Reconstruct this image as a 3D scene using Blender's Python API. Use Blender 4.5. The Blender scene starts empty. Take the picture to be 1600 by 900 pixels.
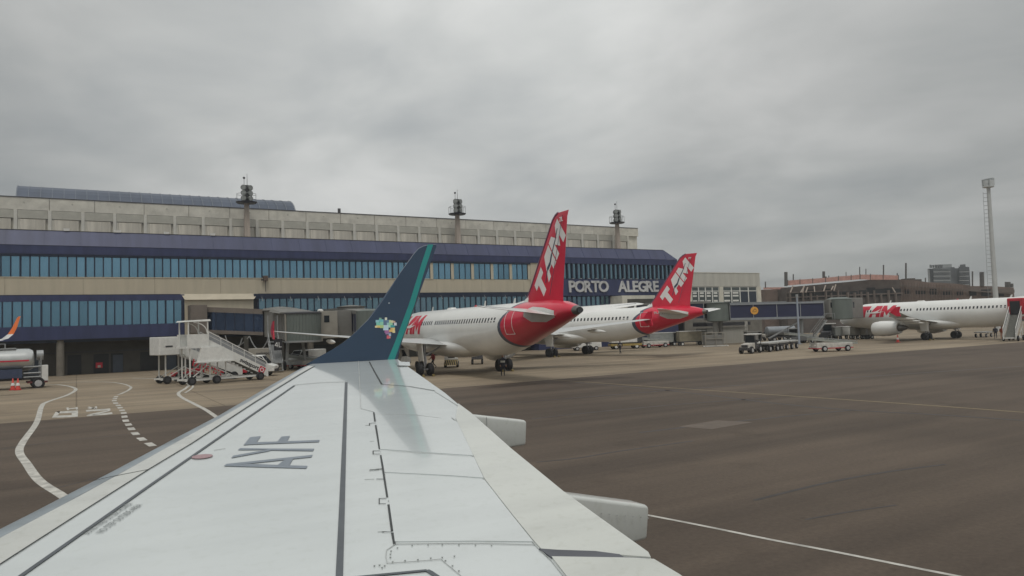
import bpy, bmesh, math, random
from mathutils import Vector, Matrix
random.seed(7)
R = math.radians
SC = bpy.context.scene
COL = SC.collection

# ------------------------------------------------------------------ camera
CAM_F, CAM_YAW, CAM_PITCH, CAM_ROLL, CAM_H = 1146.35, 0.5368193, 0.0511802, 0.033032, 4.1414
_f = Vector((math.sin(CAM_YAW)*math.cos(CAM_PITCH), math.cos(CAM_YAW)*math.cos(CAM_PITCH), math.sin(CAM_PITCH)))
_r0 = Vector((math.cos(CAM_YAW), -math.sin(CAM_YAW), 0))
_u0 = _r0.cross(_f)
_r = _r0*math.cos(CAM_ROLL) - _u0*math.sin(CAM_ROLL)
_u = _u0*math.cos(CAM_ROLL) + _r0*math.sin(CAM_ROLL)
cd = bpy.data.cameras.new('camera')
cam = bpy.data.objects.new('camera', cd)
COL.objects.link(cam)
cd.sensor_width = 36.0
cd.lens = CAM_F/1600*36.0
cd.clip_start = 0.05
cd.clip_end = 6000
cam.matrix_world = Matrix(((_r.x, _u.x, -_f.x, 0), (_r.y, _u.y, -_f.y, 0), (_r.z, _u.z, -_f.z, CAM_H), (0, 0, 0, 1)))
SC.camera = cam

# ------------------------------------------------------------------ view
SC.view_settings.view_transform = 'Standard'
SC.view_settings.look = 'None'
SC.view_settings.exposure = 0.0
SC.view_settings.gamma = 1.0

# ------------------------------------------------------------------ sky and sun
SUN_EL, SUN_AZ = R(64), R(205)          # azimuth clockwise from +Y
w = bpy.data.worlds.new('World')
SC.world = w
w.use_nodes = True
nt = w.node_tree
nt.nodes.clear()
def N(t, **k):
    n = nt.nodes.new(t)
    for a, b in k.items():
        setattr(n, a, b)
    return n
def Lk(a, b):
    nt.links.new(a, b)
def mth(op, a, b=None, c=None):
    n = N('ShaderNodeMath', operation=op)
    for i, v in enumerate((a, b, c)):
        if v is None:
            continue
        if isinstance(v, (int, float)):
            n.inputs[i].default_value = v
        else:
            Lk(v, n.inputs[i])
    return n.outputs[0]
out = N('ShaderNodeOutputWorld')
bg = N('ShaderNodeBackground')
bg.inputs['Strength'].default_value = 0.1
Lk(bg.outputs[0], out.inputs[0])
sky = N('ShaderNodeTexSky', sky_type='NISHITA')
sky.sun_disc = False
sky.sun_elevation = SUN_EL
sky.sun_rotation = SUN_AZ
tc = N('ShaderNodeTexCoord')
sep = N('ShaderNodeSeparateXYZ')
Lk(tc.outputs['Generated'], sep.inputs[0])
zz = mth('MAXIMUM', sep.outputs[2], 0.0)
den = mth('ADD', zz, 0.16)
cx = mth('DIVIDE', sep.outputs[0], den)
cy = mth('DIVIDE', sep.outputs[1], den)
cmb = N('ShaderNodeCombineXYZ')
Lk(cx, cmb.inputs[0])
Lk(cy, cmb.inputs[1])
def noise(scale, detail, rough, off):
    mp = N('ShaderNodeMapping')
    mp.inputs['Location'].default_value = off
    mp.inputs['Rotation'].default_value = (0, 0, R(32))
    mp.inputs['Scale'].default_value = (1.0, 0.8, 1)
    Lk(cmb.outputs[0], mp.inputs[0])
    n = N('ShaderNodeTexNoise')
    n.inputs['Scale'].default_value = scale
    n.inputs['Detail'].default_value = detail
    n.inputs['Roughness'].default_value = rough
    n.inputs['Distortion'].default_value = 0.3
    Lk(mp.outputs[0], n.inputs['Vector'])
    return n.outputs[0]
n1 = noise(0.55, 3, 0.5, (3.1, 1.7, 0))
n2 = noise(1.7, 6, 0.52, (0.4, 5.2, 2))
nsum = mth('ADD', mth('MULTIPLY', n1, 0.48), mth('MULTIPLY', n2, 0.52))
rmp = N('ShaderNodeValToRGB')
Lk(nsum, rmp.inputs[0])
e = rmp.color_ramp.elements
e[0].position = 0.34
e[0].color = (0.60, 0.63, 0.635, 1)
e[1].position = 0.66
e[1].color = (1.18, 1.18, 1.145, 1)
m = e.new(0.5)
m.color = (0.87, 0.885, 0.86, 1)
# overcast brightening from the horizon up
elev = mth('ADD', mth('MULTIPLY', mth('POWER', zz, 0.8), 5.2), 4.15)
# broad thinner and thicker parts of the overcast
def lobe(px, py, spread, amount):
    d = (_f*CAM_F + _r*(px-800) - _u*(py-450)).normalized()
    dp = N('ShaderNodeVectorMath', operation='DOT_PRODUCT')
    Lk(tc.outputs['Generated'], dp.inputs[0])
    dp.inputs[1].default_value = d
    mr = N('ShaderNodeMapRange', interpolation_type='SMOOTHERSTEP')
    mr.inputs['From Min'].default_value = math.cos(R(spread))
    mr.inputs['From Max'].default_value = 1.0
    mr.inputs['To Min'].default_value = 0.0
    mr.inputs['To Max'].default_value = amount
    Lk(dp.outputs['Value'], mr.inputs['Value'])
    return mr.outputs[0]
lb = mth('ADD', lobe(640, 60, 32, 0.12), mth('ADD', lobe(60, 130, 24, -0.21), lobe(1430, 190, 26, -0.24)))
lb = mth('ADD', lb, mth('ADD', lobe(1150, -60, 24, 0.05), mth('ADD', lobe(330, 260, 14, 0.10), lobe(1290, 420, 13, 0.13))))
elev = mth('MULTIPLY', elev, mth('ADD', lb, 1.0))
cl = N('ShaderNodeVectorMath', operation='SCALE')
Lk(rmp.outputs[0], cl.inputs[0])
Lk(elev, cl.inputs['Scale'])
mx = N('ShaderNodeMix', data_type='RGBA')
mx.inputs[0].default_value = 0.94
Lk(sky.outputs[0], mx.inputs[6])
Lk(cl.outputs[0], mx.inputs[7])
Lk(mx.outputs[2], bg.inputs['Color'])

sd = bpy.data.lights.new('sun', 'SUN')
sd.energy = 1.15
sd.angle = R(16)
sd.color = (1.0, 0.965, 0.91)
so = bpy.data.objects.new('sun', sd)
COL.objects.link(so)
_sd = Vector((math.sin(SUN_AZ)*math.cos(SUN_EL), math.cos(SUN_AZ)*math.cos(SUN_EL), math.sin(SUN_EL)))
so.rotation_euler = _sd.to_track_quat('Z', 'Y').to_euler()
so.location = (0, -40, 80)

# ------------------------------------------------------------------ photograph helpers: a pixel of the 1600x900 picture to a point of the place
def ray(px, py):
    return _f*CAM_F + _r*(px-800) - _u*(py-450)
def G(px, py, z=0.0):
    d = ray(px, py)
    t = (z-CAM_H)/d.z
    return Vector((d.x*t, d.y*t, z))
def at(px, py, Y):
    d = ray(px, py)*1.0
    t = Y/d.y
    return Vector((d.x*t, Y, d.z*t+CAM_H))
def on_plane(px, py, p0, n):
    d = ray(px, py)
    o = Vector((0, 0, CAM_H))
    t = (p0-o).dot(n)/d.dot(n)
    return o+d*t

# ------------------------------------------------------------------ materials
MATS = {}
def M(name, rgb, rough=0.6, metal=0.0, var=0.12, scale=1.5, bump=0.0, coat=0.0, streak=None, ior=1.45, emit=None, detail=5):
    if name in MATS:
        return MATS[name]
    m = bpy.data.materials.new(name)
    m.use_nodes = True
    t = m.node_tree
    b = t.nodes['Principled BSDF']
    b.inputs['Roughness'].default_value = rough
    b.inputs['Metallic'].default_value = metal
    b.inputs['IOR'].default_value = ior
    if coat:
        b.inputs['Coat Weight'].default_value = coat
        b.inputs['Coat Roughness'].default_value = 0.12
    c = t.nodes.new('ShaderNodeTexCoord')
    mp = t.nodes.new('ShaderNodeMapping')
    if streak:
        mp.inputs['Scale'].default_value = streak
    t.links.new(c.outputs['Object'], mp.inputs[0])
    n = t.nodes.new('ShaderNodeTexNoise')
    n.inputs['Scale'].default_value = scale
    n.inputs['Detail'].default_value = detail
    n.inputs['Roughness'].default_value = 0.6
    t.links.new(mp.outputs[0], n.inputs['Vector'])
    r = t.nodes.new('ShaderNodeValToRGB')
    e = r.color_ramp.elements
    e[0].position, e[1].position = 0.28, 0.72
    e[0].color = tuple(max(0, v*(1-var)) for v in rgb)+(1,)
    e[1].color = tuple(min(1, v*(1+var)) for v in rgb)+(1,)
    t.links.new(n.outputs[0], r.inputs[0])
    t.links.new(r.outputs[0], b.inputs['Base Color'])
    if bump:
        bp = t.nodes.new('ShaderNodeBump')
        bp.inputs['Strength'].default_value = bump
        bp.inputs['Distance'].default_value = 0.02
        t.links.new(n.outputs[0], bp.inputs['Height'])
        t.links.new(bp.outputs[0], b.inputs['Normal'])
    if emit:
        b.inputs['Emission Color'].default_value = emit+(1,)
        b.inputs['Emission Strength'].default_value = 1
    MATS[name] = m
    return m

# ------------------------------------------------------------------ mesh building
class MB:
    def __init__(s):
        s.v = []
        s.f = []
    def add(s, pts, faces):
        o = len(s.v)
        s.v += [tuple(p) for p in pts]
        s.f += [tuple(i+o for i in f) for f in faces]
        return s
    def box(s, x0, x1, y0, y1, z0, z1):
        return s.add([(x0, y0, z0), (x1, y0, z0), (x1, y1, z0), (x0, y1, z0), (x0, y0, z1), (x1, y0, z1), (x1, y1, z1), (x0, y1, z1)],
                     [(3, 2, 1, 0), (4, 5, 6, 7), (0, 1, 5, 4), (1, 2, 6, 5), (2, 3, 7, 6), (3, 0, 4, 7)])
    def hexa(s, p):     # eight corners, bottom four counter-clockwise then top four
        return s.add(p, [(3, 2, 1, 0), (4, 5, 6, 7), (0, 1, 5, 4), (1, 2, 6, 5), (2, 3, 7, 6), (3, 0, 4, 7)])
    def beam(s, a, b, w=0.1, h=None, up=(0, 0, 1)):
        a, b = Vector(a), Vector(b)
        h = h or w
        d = (b-a).normalized()
        up = Vector(up)
        if abs(d.dot(up)) > 0.95:
            up = Vector((1, 0, 0))
        x = d.cross(up).normalized()*w/2
        y = x.cross(d).normalized()*h/2
        return s.hexa([a-x-y, a+x-y, b+x-y, b-x-y, a-x+y, a+x+y, b+x+y, b-x+y])
    def tube(s, a, b, r0, r1=None, n=8):
        a, b = Vector(a), Vector(b)
        r1 = r0 if r1 is None else r1
        d = (b-a).normalized()
        up = Vector((0, 0, 1)) if abs(d.z) < 0.95 else Vector((1, 0, 0))
        x = d.cross(up).normalized()
        y = x.cross(d).normalized()
        rings = []
        for c, r in ((a, r0), (b, r1)):
            rings.append([c+(x*math.cos(k*2*math.pi/n)+y*math.sin(k*2*math.pi/n))*r for k in range(n)])
        return s.loft(rings, True, True)
    def loft(s, rings, cap0=False, cap1=False, closed=True):
        n = len(rings[0])
        o = len(s.v)
        for rg in rings:
            s.v += [tuple(p) for p in rg]
        for i in range(len(rings)-1):
            for k in range(n if closed else n-1):
                a = o+i*n+k
                b = o+i*n+(k+1) % n
                s.f.append((a, b, b+n, a+n))
        if cap0:
            s.f.append(tuple(o+k for k in reversed(range(n))))
        if cap1:
            s.f.append(tuple(o+(len(rings)-1)*n+k for k in range(n)))
        return s
    def lathe(s, c, axis, prof, n=16):      # prof: list of (along, radius)
        c = Vector(c)
        d = Vector(axis).normalized()
        up = Vector((0, 0, 1)) if abs(d.z) < 0.95 else Vector((1, 0, 0))
        x = d.cross(up).normalized()
        y = x.cross(d).normalized()
        rings = [[c+d*a+(x*math.cos(k*2*math.pi/n)+y*math.sin(k*2*math.pi/n))*r for k in range(n)] for a, r in prof]
        return s.loft(rings, True, True)
    def wheel(s, c, r, wd, axis=(0, 1, 0), n=14):
        h = wd/2
        return s.lathe(c, axis, [(-h, r*0.55), (-h, r*0.86), (-h*0.6, r), (h*0.6, r), (h, r*0.86), (h, r*0.55)], n)
    def prism(s, pts, vec):
        vec = Vector(vec)
        a = [Vector(p) for p in pts]
        n = len(a)
        o = len(s.v)
        s.v += [tuple(p) for p in a]+[tuple(p+vec) for p in a]
        s.f.append(tuple(o+k for k in reversed(range(n))))
        s.f.append(tuple(o+n+k for k in range(n)))
        for k in range(n):
            j = (k+1) % n
            s.f.append((o+k, o+j, o+n+j, o+n+k))
        return s
    def mesh(s, name, mat, smooth=None):
        me = bpy.data.meshes.new(name)
        me.from_pydata(s.v, [], s.f)
        bm = bmesh.new()
        bm.from_mesh(me)
        bmesh.ops.remove_doubles(bm, verts=bm.verts, dist=1e-5)
        bmesh.ops.recalc_face_normals(bm, faces=bm.faces)
        bm.to_mesh(me)
        bm.free()
        me.materials.append(mat)
        if smooth is not None:
            me.polygons.foreach_set('use_smooth', [True]*len(me.polygons))
            me.set_sharp_from_angle(angle=R(smooth))
        return me
    def build(s, name, mat, parent=None, smooth=None, kind=None, loc=None, bevel=0):
        o = bpy.data.objects.new(name, s.mesh(name, mat, smooth))
        COL.objects.link(o)
        if parent is not None:
            o.parent = parent
        if loc is not None:
            o.location = loc
        if kind:
            o['kind'] = kind
        if bevel:
            b = o.modifiers.new('bevel', 'BEVEL')
            b.width = bevel
            b.segments = 2
            b.limit_method = 'ANGLE'
        return o

def thing(name, label, cat, loc=(0, 0, 0), rz=0.0, group=None):
    o = bpy.data.objects.new(name, None)
    COL.objects.link(o)
    o.empty_display_size = 0.3
    o.location = loc
    o.rotation_euler = (0, 0, rz)
    o['label'] = label
    o['category'] = cat
    if group:
        o['group'] = group
    return o
def tag(o, label, cat, group=None):
    o['label'] = label
    o['category'] = cat
    if group:
        o['group'] = group
    return o
def kids(o):
    return [c for c in COL.objects if c.parent == o]
def copy_tree(o, loc=None, rz=None, label=None, parent=None, name=None):
    c = o.copy()
    COL.objects.link(c)
    if parent is not None:
        c.parent = parent
    for ch in kids(o):
        copy_tree(ch, parent=c)
    if loc is not None:
        c.location = loc
    if rz is not None:
        c.rotation_euler = (0, 0, rz)
    if label:
        c['label'] = label
    return c
def inst(me, name, loc, parent=None, rot=None, scale=None):
    o = bpy.data.objects.new(name, me)
    COL.objects.link(o)
    o.location = loc
    if parent is not None:
        o.parent = parent
    if rot:
        o.rotation_euler = rot
    if scale:
        o.scale = scale
    return o
def text_mesh(txt, size, extrude=0.01, bold=0.0, shear=0.0, align='LEFT', space=1.0):
    cu = bpy.data.curves.new('lettering', 'FONT')
    cu.body = txt
    cu.size = size
    cu.extrude = extrude
    cu.offset = bold
    cu.shear = shear
    cu.align_x = align
    cu.space_character = space
    cu.resolution_u = 3
    o = bpy.data.objects.new('lettering', cu)
    COL.objects.link(o)
    dg = bpy.context.evaluated_depsgraph_get()
    me = bpy.data.meshes.new_from_object(o.evaluated_get(dg))
    bpy.data.objects.remove(o)
    return me
def text(name, txt, size, mat, origin, xdir, ydir, parent=None, **k):
    me = text_mesh(txt, size, **k)
    x = Vector(xdir).normalized()
    y = Vector(ydir)
    y = (y-x*y.dot(x)).normalized()
    z = x.cross(y)
    mt = Matrix.Translation(Vector(origin)) @ Matrix((x, y, z)).transposed().to_4x4()
    me.transform(mt)
    me.materials.clear()
    me.materials.append(mat)
    o = bpy.data.objects.new(name, me)
    COL.objects.link(o)
    if parent is not None:
        o.parent = parent
    return o

# ------------------------------------------------------------------ shared materials
white_paint = M('white_paint', (0.74, 0.74, 0.71), 0.28, var=0.05, scale=0.6, coat=0.4)
white_metal = M('white_metal', (0.66, 0.66, 0.63), 0.45, var=0.12, scale=3)
red_paint = M('red_paint', (0.60, 0.012, 0.045), 0.28, var=0.10, scale=0.5, coat=0.4)
red_trim = M('red_trim', (0.42, 0.02, 0.035), 0.45, var=0.15, scale=2)
navy_paint = M('navy_paint', (0.035, 0.04, 0.10), 0.45, var=0.15, scale=0.5)
tyre = M('tyre_rubber', (0.02, 0.02, 0.022), 0.85, var=0.2, scale=6)
hub_metal = M('hub_metal', (0.42, 0.42, 0.42), 0.5, var=0.15, scale=8)
steel = M('galvanised_steel', (0.32, 0.33, 0.33), 0.5, metal=0.4, var=0.2, scale=3)
dark_metal = M('dark_metal', (0.05, 0.05, 0.055), 0.5, var=0.2, scale=4)
black_glass = M('dark_glass', (0.015, 0.02, 0.026), 0.08, var=0.1, scale=1)
concrete = M('weathered_concrete', (0.58, 0.555, 0.475), 0.85, var=0.17, scale=0.8, bump=0.1)
orange_paint = M('orange_paint', (0.75, 0.16, 0.02), 0.4, var=0.1, scale=2)
yellow_paint = M('yellow_paint', (0.62, 0.42, 0.05), 0.5, var=0.15, scale=3)

# ------------------------------------------------------------------ ground
def ground_mat(name, base, dark, light, joints):
    m = bpy.data.materials.new(name)
    m.use_nodes = True
    t = m.node_tree
    b = t.nodes['Principled BSDF']
    b.inputs['Roughness'].default_value = 0.85
    b.inputs['Specular IOR Level'].default_value = 0.28
    c = t.nodes.new('ShaderNodeTexCoord')
    def nz(scale, stretch, detail=6, rot=0.0, rough=0.6):
        mp = t.nodes.new('ShaderNodeMapping')
        mp.inputs['Scale'].default_value = stretch
        mp.inputs['Rotation'].default_value = (0, 0, rot)
        t.links.new(c.outputs['Object'], mp.inputs[0])
        n = t.nodes.new('ShaderNodeTexNoise')
        n.inputs['Scale'].default_value = scale
        n.inputs['Detail'].default_value = detail
        n.inputs['Roughness'].default_value = rough
        t.links.new(mp.outputs[0], n.inputs['Vector'])
        return n.outputs[0]
    def ramp(src, p0, c0, p1, c1):
        r = t.nodes.new('ShaderNodeValToRGB')
        r.color_ramp.elements[0].position = p0
        r.color_ramp.elements[0].color = c0+(1,)
        r.color_ramp.elements[1].position = p1
        r.color_ramp.elements[1].color = c1+(1,)
        t.links.new(src, r.inputs[0])
        return r.outputs[0]
    def mix(kind, fac, a, bb):
        x = t.nodes.new('ShaderNodeMix')
        x.data_type = 'RGBA'
        x.blend_type = kind
        x.inputs[0].default_value = fac
        t.links.new(a, x.inputs[6])
        t.links.new(bb, x.inputs[7])
        return x.outputs[2]
    big = ramp(nz(0.055, (1, 1, 1), 4), 0.32, dark, 0.68, light)
    streak = ramp(nz(0.5, (0.05, 1.0, 1), 5, R(4)), 0.30, (0.72, 0.72, 0.73), 0.64, (1.08, 1.07, 1.06))
    col = mix('MULTIPLY', 1.0, big, streak)
    tracks = ramp(nz(0.22, (0.02, 1.0, 1), 3, R(-7)), 0.57, (1.0, 1.0, 1.0), 0.72, (0.66, 0.65, 0.66))
    col = mix('MULTIPLY', 0.8, col, tracks)
    stains = ramp(nz(0.35, (1, 1, 1), 5), 0.60, (1, 1, 1), 0.76, (0.66, 0.65, 0.64))
    col = mix('MULTIPLY', 0.8, col, stains)
    oil = ramp(nz(0.9, (1, 1, 1), 3, R(20)), 0.69, (1, 1, 1), 0.75, (0.55, 0.54, 0.53))
    col = mix('MULTIPLY', 0.75, col, oil)
    rub = ramp(nz(0.9, (0.016, 1.0, 1), 4, R(9)), 0.62, (1, 1, 1), 0.72, (0.76, 0.755, 0.75))
    col = mix('MULTIPLY', 0.8, col, rub)
    fine = ramp(nz(9.0, (1, 1, 1), 6, rough=0.75), 0.3, (0.80, 0.80, 0.80), 0.7, (1.18, 1.18, 1.18))
    col = mix('MULTIPLY', 1.0, col, fine)
    if joints:
        br = t.nodes.new('ShaderNodeTexBrick')
        br.offset = 0.0
        br.inputs['Color1'].default_value = (1, 1, 1, 1)
        br.inputs['Color2'].default_value = (0.93, 0.93, 0.92, 1)
        br.inputs['Mortar'].default_value = (0.55, 0.53, 0.5, 1)
        br.inputs['Scale'].default_value = 1.0
        br.inputs['Brick Width'].default_value = 7.5
        br.inputs['Row Height'].default_value = 7.5
        br.inputs['Mortar Size'].default_value = 0.05
        t.links.new(c.outputs['Object'], br.inputs['Vector'])
        col = mix('MULTIPLY', 0.8, col, br.outputs[0])
    t.links.new(col, b.inputs['Base Color'])
    bp = t.nodes.new('ShaderNodeBump')
    bp.inputs['Strength'].default_value = 0.25
    bp.inputs['Distance'].default_value = 0.01
    t.links.new(nz(25, (1, 1, 1), 4), bp.inputs['Height'])
    t.links.new(bp.outputs[0], b.inputs['Normal'])
    return m
tan_m = ground_mat('apron_concrete', None, (0.215, 0.172, 0.121), (0.325, 0.265, 0.190), True)
asp_m = ground_mat('taxiway_asphalt', None, (0.078, 0.060, 0.046), (0.124, 0.096, 0.073), False)
g = MB().add([(-900, -600, 0), (1300, -600, 0), (1300, 1200, 0), (-900, 1200, 0)], [(0, 1, 2, 3)]).build('ground', tan_m)
g['kind'] = 'structure'
# asphalt taxiway: its edge runs parallel to the terminal
ed = [(-300, 45.9), (-3.4, 45.95), (20, 45.8), (60, 46.8), (84, 46.3), (200, 46.3), (400, 46.3)]
a = MB()
rows = [-300, -60, 0, 20, 36]
for (x0, y0), (x1, y1) in zip(ed, ed[1:]):
    a.add([(x0, -300, 0.005), (x1, -300, 0.005), (x1, y1, 0.005), (x0, y0, 0.005)], [(0, 1, 2, 3)])
a = a.build('taxiway', asp_m)
a['kind'] = 'structure'

mark_white = M('worn_white_marking', (0.45, 0.435, 0.395), 0.8, var=0.42, scale=2.6, detail=9)
mark_yellow = M('worn_yellow_marking', (0.25, 0.195, 0.105), 0.75, var=0.2, scale=2)
def smooth_line(pts, n=6):
    P = [pts[0]]+pts+[pts[-1]]
    o = []
    for i in range(1, len(P)-2):
        p0, p1, p2, p3 = P[i-1], P[i], P[i+1], P[i+2]
        for k in range(n):
            t = k/n
            o.append(0.5*((2*p1)+(p2-p0)*t+(2*p0-5*p1+4*p2-p3)*t*t+(3*p1-p0-3*p2+p3)*t**3))
    o.append(pts[-1])
    return o
def ribbon(name, pts, width, mat, z=0.010, dash=None):
    mb = MB()
    acc = 0.0
    for i in range(len(pts)-1):
        a, b = pts[i], pts[i+1]
        d = b-a
        if d.length < 1e-4:
            continue
        na = (pts[min(i+1, len(pts)-1)]-pts[max(i-1, 0)]).normalized()
        nb = (pts[min(i+2, len(pts)-1)]-pts[i]).normalized()
        pa = Vector((-na.y, na.x, 0))*width/2
        pb = Vector((-nb.y, nb.x, 0))*width/2
        acc += d.length
        if dash and (acc % (2*dash)) > dash:
            continue
        mb.add([(a.x-pa.x, a.y-pa.y, z), (b.x-pb.x, b.y-pb.y, z), (b.x+pb.x, b.y+pb.y, z), (a.x+pa.x, a.y+pa.y, z)], [(0, 1, 2, 3)])
    o = mb.build(name, mat)
    o['kind'] = 'structure'
    return o
def dense(pts, n):
    s = smooth_line(pts, 8)
    L = [0]
    for p, q in zip(s, s[1:]):
        L.append(L[-1]+(q-p).length)
    o, j = [], 0
    for k in range(n+1):
        d = L[-1]*k/n
        while j < len(L)-2 and L[j+1] < d:
            j += 1
        t = (d-L[j])/max(1e-6, L[j+1]-L[j])
        o.append(s[j].lerp(s[j+1], t))
    return o
ribbon('road_edge_line', dense([Vector(p) for p in ((-12, 81.5, 0), (-6.5, 82.6, 0), (-2.3, 82.4, 0), (-0.9, 79.2, 0), (-0.05, 72.6, 0), (-0.55, 65.6, 0), (-1.7, 59.4, 0), (-1.9, 55.5, 0), (-1.75, 45, 0), (-1.9, 36.9, 0), (-1.85, 33.5, 0), (-1.45, 30.1, 0), (-0.95, 26.2, 0), (-0.3, 23.1, 0), (0.5, 19, 0), (1.5, 14, 0))], 110), 0.27, mark_white)
ribbon('road_edge_line', dense([G(*p) for p in ((207, 591), (240, 591.7), (265, 593), (283, 596.5), (295, 601), (290, 607), (279, 614), (284, 621), (305, 632), (330, 646), (400, 700), (470, 760))], 60), 0.24, mark_white)
ribbon('road_edge_line', dense([G(*p) for p in ((300, 599.5), (301.5, 604), (297, 609), (289, 614))], 16), 0.16, mark_white)
ribbon('road_centre_line', dense([G(*p) for p in ((95, 598.2), (125, 597), (165, 597), (190, 599.5), (204, 604.5), (201, 609.5), (191, 614.5), (184.5, 617))], 60), 0.2, mark_white)
ctr = [G(60+x/8, 590+y/8) for x, y in ((995, 215), (970, 240), (957, 263), (948, 289), (966, 321), (998, 349), (1022, 378), (1046, 411), (1066, 444), (1076, 490), (1092, 540), (1125, 588), (1162, 642), (1212, 702), (1292, 770), (1400, 838), (1540, 920), (1720, 1020))]
for i in range(1, len(ctr)-1):
    tv = (ctr[i+1]-ctr[i-1])*.5
    ribbon('road_centre_dash', [ctr[i]-tv*.27, ctr[i], ctr[i]+tv*.27], 0.28, mark_white)
ribbon('taxiway_edge_line', dense([G(*p) for p in ((980, 799.5), (1015, 806), (1100, 822.5), (1200, 843), (1300, 862), (1400, 882), (1480, 898), (1600, 921))], 30), 0.10, mark_white)
ribbon('taxi_guide_line', dense([G(*p) for p in ((860, 593.5), (900, 596), (1000, 603), (1200, 616.5), (1400, 630), (1600, 644.5), (1700, 652))], 40), 0.16, mark_yellow)
# lettering painted on the road at the asphalt edge (mirrored and stretched for drivers)
def glyph(name, quads, z=0.010):
    mb = MB()
    for q in quads:
        mb.add([(G(*p).x, G(*p).y, z) for p in q], [tuple(range(len(q)))])
    o = mb.build(name, mark_white)
    o['kind'] = 'structure'
glyph('road_lettering', [((81, 653), (87, 643.5), (94, 643), (89, 652.5)), ((87, 643.5), (122, 641.5), (122, 644.5), (94, 646.2)), ((112, 645), (122, 644.5), (121.5, 651.5), (112, 652)), ((89, 652.8), (90, 649.5), (112, 648.8), (112, 652))])
glyph('road_lettering', [((134, 641), (172, 638.5), (173, 641), (135, 643.4)), ((135, 649.5), (175, 644.3), (176, 647.3), (136, 650.6)), ((136, 647.9), (170, 641.2), (173, 642.2), (146, 649))])
glyph('road_lettering', [((103.5, 637.2), (107, 636.6), (108, 641), (105, 641.4)), ((118, 636.4), (121.5, 636.2), (122, 640), (118.5, 640.3)), ((107, 638.2), (118, 637.2), (118.5, 638.6), (107.5, 639.8))])
glyph('road_lettering', [((136, 636.5), (140, 635.6), (152, 638.3), (147, 639)), ((148, 635.4), (151.5, 635), (152, 639), (149, 639.3)), ((136, 638.8), (146, 637), (148, 638), (139, 639.6))])
# newer pale patches in the taxiway
patch_m = M('patched_asphalt', (0.125, 0.10, 0.08), 0.85, var=0.15, scale=1.2)
for q in (((1060, 667), (1120, 657), (1177, 660), (1112, 671)),):
    mb = MB().add([(G(*p).x, G(*p).y, 0.009) for p in q], [(0, 1, 2, 3)])
    o = mb.build('asphalt_patch', patch_m)
    o['kind'] = 'structure'

# sealed cracks and joints across the taxiway, tyre marks
seal_m = M('bitumen_seal', (0.040, 0.032, 0.028), 0.6, var=0.3, scale=2)
for pts, wd in ((((838, 722), (900, 716), (962, 706), (1085, 689)), .09), (((1000, 676), (1100, 664), (1190, 655), (1330, 641)), .14), (((1180, 783), (1290, 755), (1380, 738), (1475, 726)), .08),
                (((900, 597.5), (1050, 611), (1200, 629), (1330, 641), (1460, 648), (1600, 657)), .16), (((830, 655), (930, 644), (1060, 632), (1200, 622)), .14), (((760, 633), (900, 622), (1100, 606), (1300, 592), (1600, 572)), .2), (((1260, 812), (1330, 800), (1400, 790)), .05), (((0, 702), (90, 690), (200, 679)), .08), (((60, 770), (150, 748), (200, 738)), .05)):
    q = [G(*p)+Vector((random.uniform(-.05, .05), random.uniform(-.05, .05), 0)) for p in pts]
    ribbon('joint_seal', dense(q, 24), wd*1.5, seal_m, 0.0075)

# ------------------------------------------------------------------ terminal building
YF = 100.0
beige = M('beige_cladding', (0.46, 0.412, 0.318), 0.8, var=0.09, scale=0.9, streak=(1.3, 1, 0.2))
beige2 = M('beige_ledge', (0.52, 0.467, 0.365), 0.8, var=0.1, scale=0.8)
navy_wall = M('navy_cladding', (0.033, 0.042, 0.105), 0.5, var=0.22, scale=0.9, streak=(1.2, 1, 0.16))
navy_roof = M('navy_roof_metal', (0.056, 0.064, 0.125), 0.5, var=0.22, scale=0.7, streak=(1, 0.12, 0.12))
navy_frame = M('dark_blue_frame', (0.012, 0.02, 0.045), 0.4, var=0.1)
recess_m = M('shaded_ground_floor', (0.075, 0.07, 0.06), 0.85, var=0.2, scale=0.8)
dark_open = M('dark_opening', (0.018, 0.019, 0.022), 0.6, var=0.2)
stained = M('stained_concrete', (0.52, 0.485, 0.405), 0.9, var=0.30, scale=0.9, streak=(1.6, 1, 0.22), bump=0.1)
louvre_m = M('grey_louvre', (0.43, 0.415, 0.35), 0.8, var=0.12, scale=1)
def glass_mat(name, rgb, metal=0.85, rough=0.09):
    m = M(name, rgb, rough, metal=metal, var=0.10, scale=0.35)
    t = m.node_tree
    b = t.nodes['Principled BSDF']
    oi = t.nodes.new('ShaderNodeObjectInfo')
    mr = t.nodes.new('ShaderNodeMapRange')
    mr.inputs['To Min'].default_value = 0.84
    mr.inputs['To Max'].default_value = 1.10
    t.links.new(oi.outputs['Random'], mr.inputs['Value'])
    sc = t.nodes.new('ShaderNodeVectorMath')
    sc.operation = 'SCALE'
    t.links.new(b.inputs['Base Color'].links[0].from_socket, sc.inputs[0])
    t.links.new(mr.outputs[0], sc.inputs['Scale'])
    t.links.new(sc.outputs[0], b.inputs['Base Color'])
    return m
pane_m = glass_mat('blue_tinted_glass', (0.165, 0.315, 0.425))
pane_m2 = glass_mat('grey_blue_tinted_glass', (0.16, 0.265, 0.33))

term = thing('terminal_building', 'long airport terminal with beige bands, navy roof edge and blue window strips', 'building', (0, 0, 0))
X0, X1 = -45.0, 94.8
# core walls
MB().box(X0, 64.4, YF+0.25, YF+26, 3.9, 15.0).build('wall_core', navy_frame, term)
MB().box(64.4, X1, YF+0.25, YF+26, 0.0, 15.0).build('wall_core', navy_wall, term)
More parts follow.
